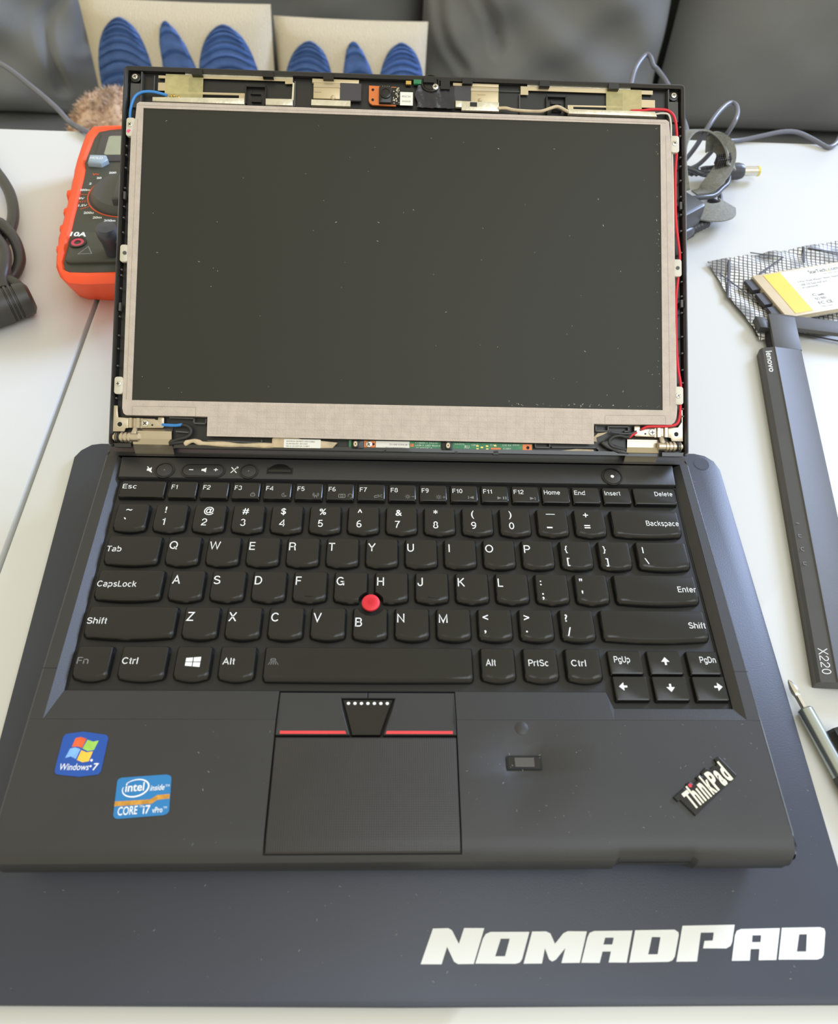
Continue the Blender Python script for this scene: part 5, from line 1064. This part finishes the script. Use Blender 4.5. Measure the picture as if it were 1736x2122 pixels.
c = MB(); c.tube([(-215,380,-25),(-240,396,-25.2),(-262,412,-25),(-272,421.5,-27),(-288,446,-36),(-306,469,-35),(-337,503,-34),(-377,543,-34),(-440,600,-50),(-520,640,-160)], 2.3, n=12)
o = c.build('thin_cable', M_pale, smooth=60); tag(o, 'grey cable running over the rear table edge, left of the multimeter', 'cable')

# ================================================================== shielding bag, card, bezel, screwdrivers
M_bag = mat('shielding_bag', (196, 194, 188), .3, var=.05, spec=.6); nt = M_bag.node_tree; Nn = nt.nodes; Ll = nt.links
tc = Nn.new('ShaderNodeTexCoord'); mp = Nn.new('ShaderNodeMapping'); mp.inputs['Rotation'].default_value = (0, 0, math.radians(14)); Ll.new(tc.outputs['Object'], mp.inputs[0])
def grid(sc, th):
    br = Nn.new('ShaderNodeTexBrick'); br.offset = 0; br.inputs['Scale'].default_value = 1; br.inputs['Brick Width'].default_value = sc; br.inputs['Row Height'].default_value = sc; br.inputs['Mortar Size'].default_value = th; br.inputs['Mortar Smooth'].default_value = .1
    br.inputs['Color1'].default_value = br.inputs['Color2'].default_value = (1,1,1,1); br.inputs['Mortar'].default_value = (0,0,0,1)
    Ll.new(mp.outputs[0], br.inputs[0]); return br
g1 = grid(.0032, .00042); g2 = grid(.0265, .0011)
wv_ = Nn.new('ShaderNodeTexNoise'); wv_.inputs['Scale'].default_value = 40; Ll.new(tc.outputs['Object'], wv_.inputs[0])
mm_ = Nn.new('ShaderNodeMixRGB'); mm_.blend_type = 'MULTIPLY'; mm_.inputs[0].default_value = 1; Ll.new(g1.outputs[0], mm_.inputs[1]); mm_.inputs[2].default_value = (1,1,1,1)
mc = Nn.new('ShaderNodeMixRGB'); mc.inputs[1].default_value = (*lin((62,62,66)), 1)
rp_ = Nn.new('ShaderNodeValToRGB'); rp_.color_ramp.elements[0].color = (*lin((140,140,138)), 1); rp_.color_ramp.elements[1].color = (*lin((225,224,220)), 1); rp_.color_ramp.elements[0].position = .38; rp_.color_ramp.elements[1].position = .55
Ll.new(wv_.outputs[0], rp_.inputs[0]); Ll.new(rp_.outputs[0], mc.inputs[2]); Ll.new(mm_.outputs[0], mc.inputs[0]); Ll.new(mc.outputs[0], Nn['Principled BSDF'].inputs['Base Color'])
b = MB(); BG = [(225.8,260.5),(370,300),(400,230),(385,200),(299,185),(267,173.4),(242.5,176.5)]
vs = []; fs = []; A_, B_, C_, D_ = Vector((225.8,260.5)), Vector((372,300)), Vector((390,208)), Vector((242.1,177))
NN = 26; rr = random.Random(5)
ph = [(rr.uniform(.05,.25), rr.uniform(.05,.25), rr.uniform(0,6), rr.uniform(.25,.7)) for _ in range(6)]
for j in range(NN+1):
    for i in range(NN+1):
        u, v = i/NN, j/NN; p = (D_*(1-u)+C_*u)*(1-v)+(A_*(1-u)+B_*u)*v
        wob = 1.6*math.sin(v*9+u*2)*(1-u)*.8; x, y = p.x+wob*(1 if u < .1 else 0), p.y
        h = sum(a*math.sin(fx*x+fy*y+p0) for fx, fy, p0, a in ph); e = 1
        zz = -27.2+max(0, 1.4+h*.7)*e
        if u < .06 or v < .05 or v > .95: zz += 1.0*abs(math.sin(u*24+v*15))
        vs.append((x, y, min(zz, -24.6)))
b.add(vs, [(j*(NN+1)+i, j*(NN+1)+i+1, (j+1)*(NN+1)+i+1, (j+1)*(NN+1)+i) for j in range(NN) for i in range(NN)])
bag = thing('shielding_bag', 'crinkled antistatic bag with a dark grid print under the yellow-striped card', 'bag', (300, 235, -28))
b.build('bag_film', M_bag, bag, smooth=60)
for p_ in ([(231,219),(243,262)], [(232,246),(262,200)], [(262,247),(286,268),(262,272)], [(300,262),(306,281)], [(309,280),(350,270)], [(262,186),(300,176)]):  # thicker dark lines laid along the folds of the bag
    b = MB(); b.tube([(x, y, -24.6) for x, y in p_], .85, n=6, smooth=1, flat=.3); b.build('dark_fold_band', M_chip, bag)
CF = frame(252.3, 239.0, -24.4, 15.2)
card = thing('expansion_card', 'beige metal expansion card with a white label and a broad yellow stripe', 'card', (300, 225, -24.4))
b = MB(CF); b.prism([(0,0),(76,0),(76,-46),(0,-46)], 0, 4.2, bev=.4); cbd = b.build('card_body', M_card, card, smooth=30)
b = MB(CF); b.box(6, 76, -46.6, -45.6, .4, 1.4); b.build('lower_rail', M_steel2, card)
for y0, y1 in ((-13,-2),(-29,-17),(-43,-32)):
    b = MB(CF); b.box(-6.5, 1, y0, y1, -.2, 2.6); b.build('port_shell', M_chip, card)
b = MB(CF); b.prism([(8,-1.8),(74,-1.8),(74,-43.8),(8,-43.8)], 4.2, 4.4); lab_ = b.build('label', M_lab, card)
b = MB(CF); b.prism([(8,-1.8),(22,-1.8),(22,-43.8),(8,-43.8)], 4.4, 4.5); b.build('yellow_stripe', M_yel, card)
b = MB(CF); b.text('StarTech', 43, -8, 4.55, 3.6, w=14.5, bold=.005); b.text('com', 59.5, -8, 4.55, 3.6, w=8.5); b.text('Hard-to-find made easy', 53, -10.6, 4.55, 1.2, w=14)
b.text('2 Port Flush Mount 54mm SuperSpeed', 28.5, -15.2, 4.55, 1.8, w=40); b.text('USB 3.0 ExpressCard', 28.5, -18.6, 4.55, 1.8, w=22); b.text('ECUSB3S254F', 28.5, -21.6, 4.55, 1.5, w=13)
b.text('ISO 9001', 30.5, -34.8, 4.55, 2.4, w=9); b.text('FC', 30.5, -39.4, 4.55, 2.8, w=4.6); b.text('CE', 37, -39.4, 4.55, 2.8, w=4.6, bold=.01); b.text('Made in Taiwan', 30.5, -42.2, 4.55, 1.2, w=8.6); b.text('C', 31, -30.6, 4.55, 2.6, w=3); b.text('usb', 35, -30.8, 4.55, 2, w=5, bold=.02)
b.ring([(46,-41),(53,-41),(49.5,-34.5)], [(46.9,-40.5),(52.1,-40.5),(49.5,-35.7)], 4.5, 4.56)
b.build('card_print', M_ink, card)
b = MB(CF); b.prism(circ(58.4,-7.6,.7,12), 4.4, 4.56); b.build('yellow_dot', M_yel, card)

bez = thing('screen_bezel', 'loose black screen bezel lying beside the mat at the right edge', 'bezel', (225, 60, -28))
bd_ = (Vector((198.9,-65.9))-Vector((238.4,170.1))).normalized(); ang = math.degrees(math.atan2(bd_.y, bd_.x))
BF = frame(242.5, 197.0, 0, ang)              # x runs down the long arm, y to its left (towards +x of the deck)
def bprof(x0, x1, wide=26.0, nm='long_arm'):
    P_ = [(.4, -28), (0, -22.6), (1.2, -20.6), (7.6, -18.6), (8.3, -17.8), (9.2, -18.2), (wide-1, -18.0), (wide, -19.0), (wide, -21)]
    c_ = MB(BF); m_ = len(P_); c_.add([(x0, y, z) for y, z in P_]+[(x1, y, z) for y, z in P_], [(i, i+1, m_+i+1, m_+i) for i in range(m_-1)])
    Q_ = [(y, z-1.2 if i else z) for i, (y, z) in enumerate(P_)]
    for xx in (x0, x1): c_.add([(xx, y, z) for y, z in P_]+[(xx, .4, -28), (xx, wide, -21), (xx, 1.5, -28)], [tuple(range(m_))+(m_+2,)])
    return c_
c = bprof(33, 266); 
c.build('long_arm', M_bez, bez, smooth=25)
b = MB(BF); b.prism([(2.0,0),(2.0,6.5),(13,8),(13,2)], -28, -19.6, bev=.6); b.build('corner_block', M_bezd, bez, smooth=30)
b = MB(BF); b.prism([(0,8.2),(0,26),(33,26),(33,8.2)], -21, -18, bev=.4); b.build('corner_face', M_bez, bez, smooth=30)
b = MB(BF); b.add([(14,6.5,-25),(33,6.5,-25),(33,8.2,-20),(14,8.2,-20)], [(0,1,2,3)]); b.build('hinge_notch', M_gap, bez)
b = MB(); b.prism([(252,197.1),(340,183),(338.5,170.5),(256,183.3)], -21, -18.1, bev=.5); b.build('side_arm', M_bez, bez, smooth=30)
b = MB(BF)
def btext(s_, x, y, cap, wv, bold=.02):       # letters on the sloping strip, read along the arm
    hg = hglyphs(s_, .05) if s_ == 'X220' else None; V, F, g0, g1 = hg or glyphs(s_, bold); k_ = cap/(1 if hg else CAPH)
    out = []
    for a, c_ in V:
        px = (a-g0)/(g1-g0)*wv; py = c_*k_; yy = y+py; zz = -20.6+(yy-1.2)*(2.0/6.4)+.12
        out.append((x+px, yy, zz))
    b.add(out, F)
btext('lenovo', 36.5, 2.8, 3.4, 19.5, .02); b.build('lettering', M_white, bez); b = MB(BF); btext('X220', 248.5, 2.4, 4.0, 13.5, .01); b.build('lettering', M_white, bez)
b = MB(BF)
for x in (174, 182.5, 191, 200):
    zz = -20.6+(3.8-1.2)*(2/6.4)+.14
    if x == 174: b.box(x, x+.4, 2.5, 5.2, zz-.1, zz)
    elif x == 191: b.ring(circ(x,3.8,1.3,14), circ(x,3.8,.95,14), zz-.1, zz)
    else: b.ring(rrect(x-1,x+1,2.6,5,.4), rrect(x-.7,x+.7,2.9,4.7,.3), zz-.1, zz)
b.build('lamp_symbols', M_dim, bez)

sd = thing('screwdriver', 'silver precision screwdriver with a cross tip beside the mat, right edge', 'screwdriver', (192, -90, -28))
SF = frame(186.2, -63.2, -23.8, -77)
b = MB(SF); b.lathe((0,0,0), [(.2,0),(.9,1.0),(1.9,4.0),(2.1,6.4),(1.7,8.0),(1.5,8.4)], 8, axis='x'); b.build('cross_tip', M_steel2, sd, smooth=20)
b = MB(SF); b.lathe((0,0,0), [(1.55,8.2),(1.55,15)], 6, axis='x'); b.build('shank', M_steel2, sd, smooth=20)
b = MB(SF); b.lathe((0,0,0), [(3.2,14.6),(3.7,15.2),(4.0,46)], 26, axis='x'); b.build('collar', M_hand, sd, smooth=30)
b = MB(SF); b.lathe((0,0,0), [(4.0,46),(4.15,47),(4.15,90),(3.4,95),(3.4,110)], 26, axis='x'); b.build('knurled_grip', M_knurl, sd, smooth=30)
ds = MB(frame(199.5, -87.5, -22.8, -76)); ds.lathe((0,0,0), [(3.8,0),(5.1,1.6),(5.1,70)], 6, axis='x')
tag(ds.build('hex_tool', M_blk2, smooth=20), 'dark six-sided tool lying right of the silver screwdriver', 'tool')

# dust and lint on the deck and the mat
rr = random.Random(21)
for nm, n_, xr, yr, z_, par in (('dust_specks', 150, (-150,150), (-141,-94), 2.53, deck), ('dust_specks', 70, (-160,175), (-186,-150), -23.96, pad), ('dust_specks', 60, (157,180), (-140,60), -23.96, pad)):
    b = MB()
    for k in range(n_):
        x, y = rr.uniform(*xr), rr.uniform(*yr)
        if par is deck and -53 < x < 24 or (par is deck and (x < -88 and y < -96)): continue
        a, l_, w_ = rr.uniform(0, 3.1), rr.choice([.2, .3, .35, 1.1]), rr.uniform(.07, .15)
        line(x, y, x+l_*.8*math.cos(a), y+l_*.8*math.sin(a), w_*.65, z_, b)
    b.build(nm, M_dust, par, kind='stuff')
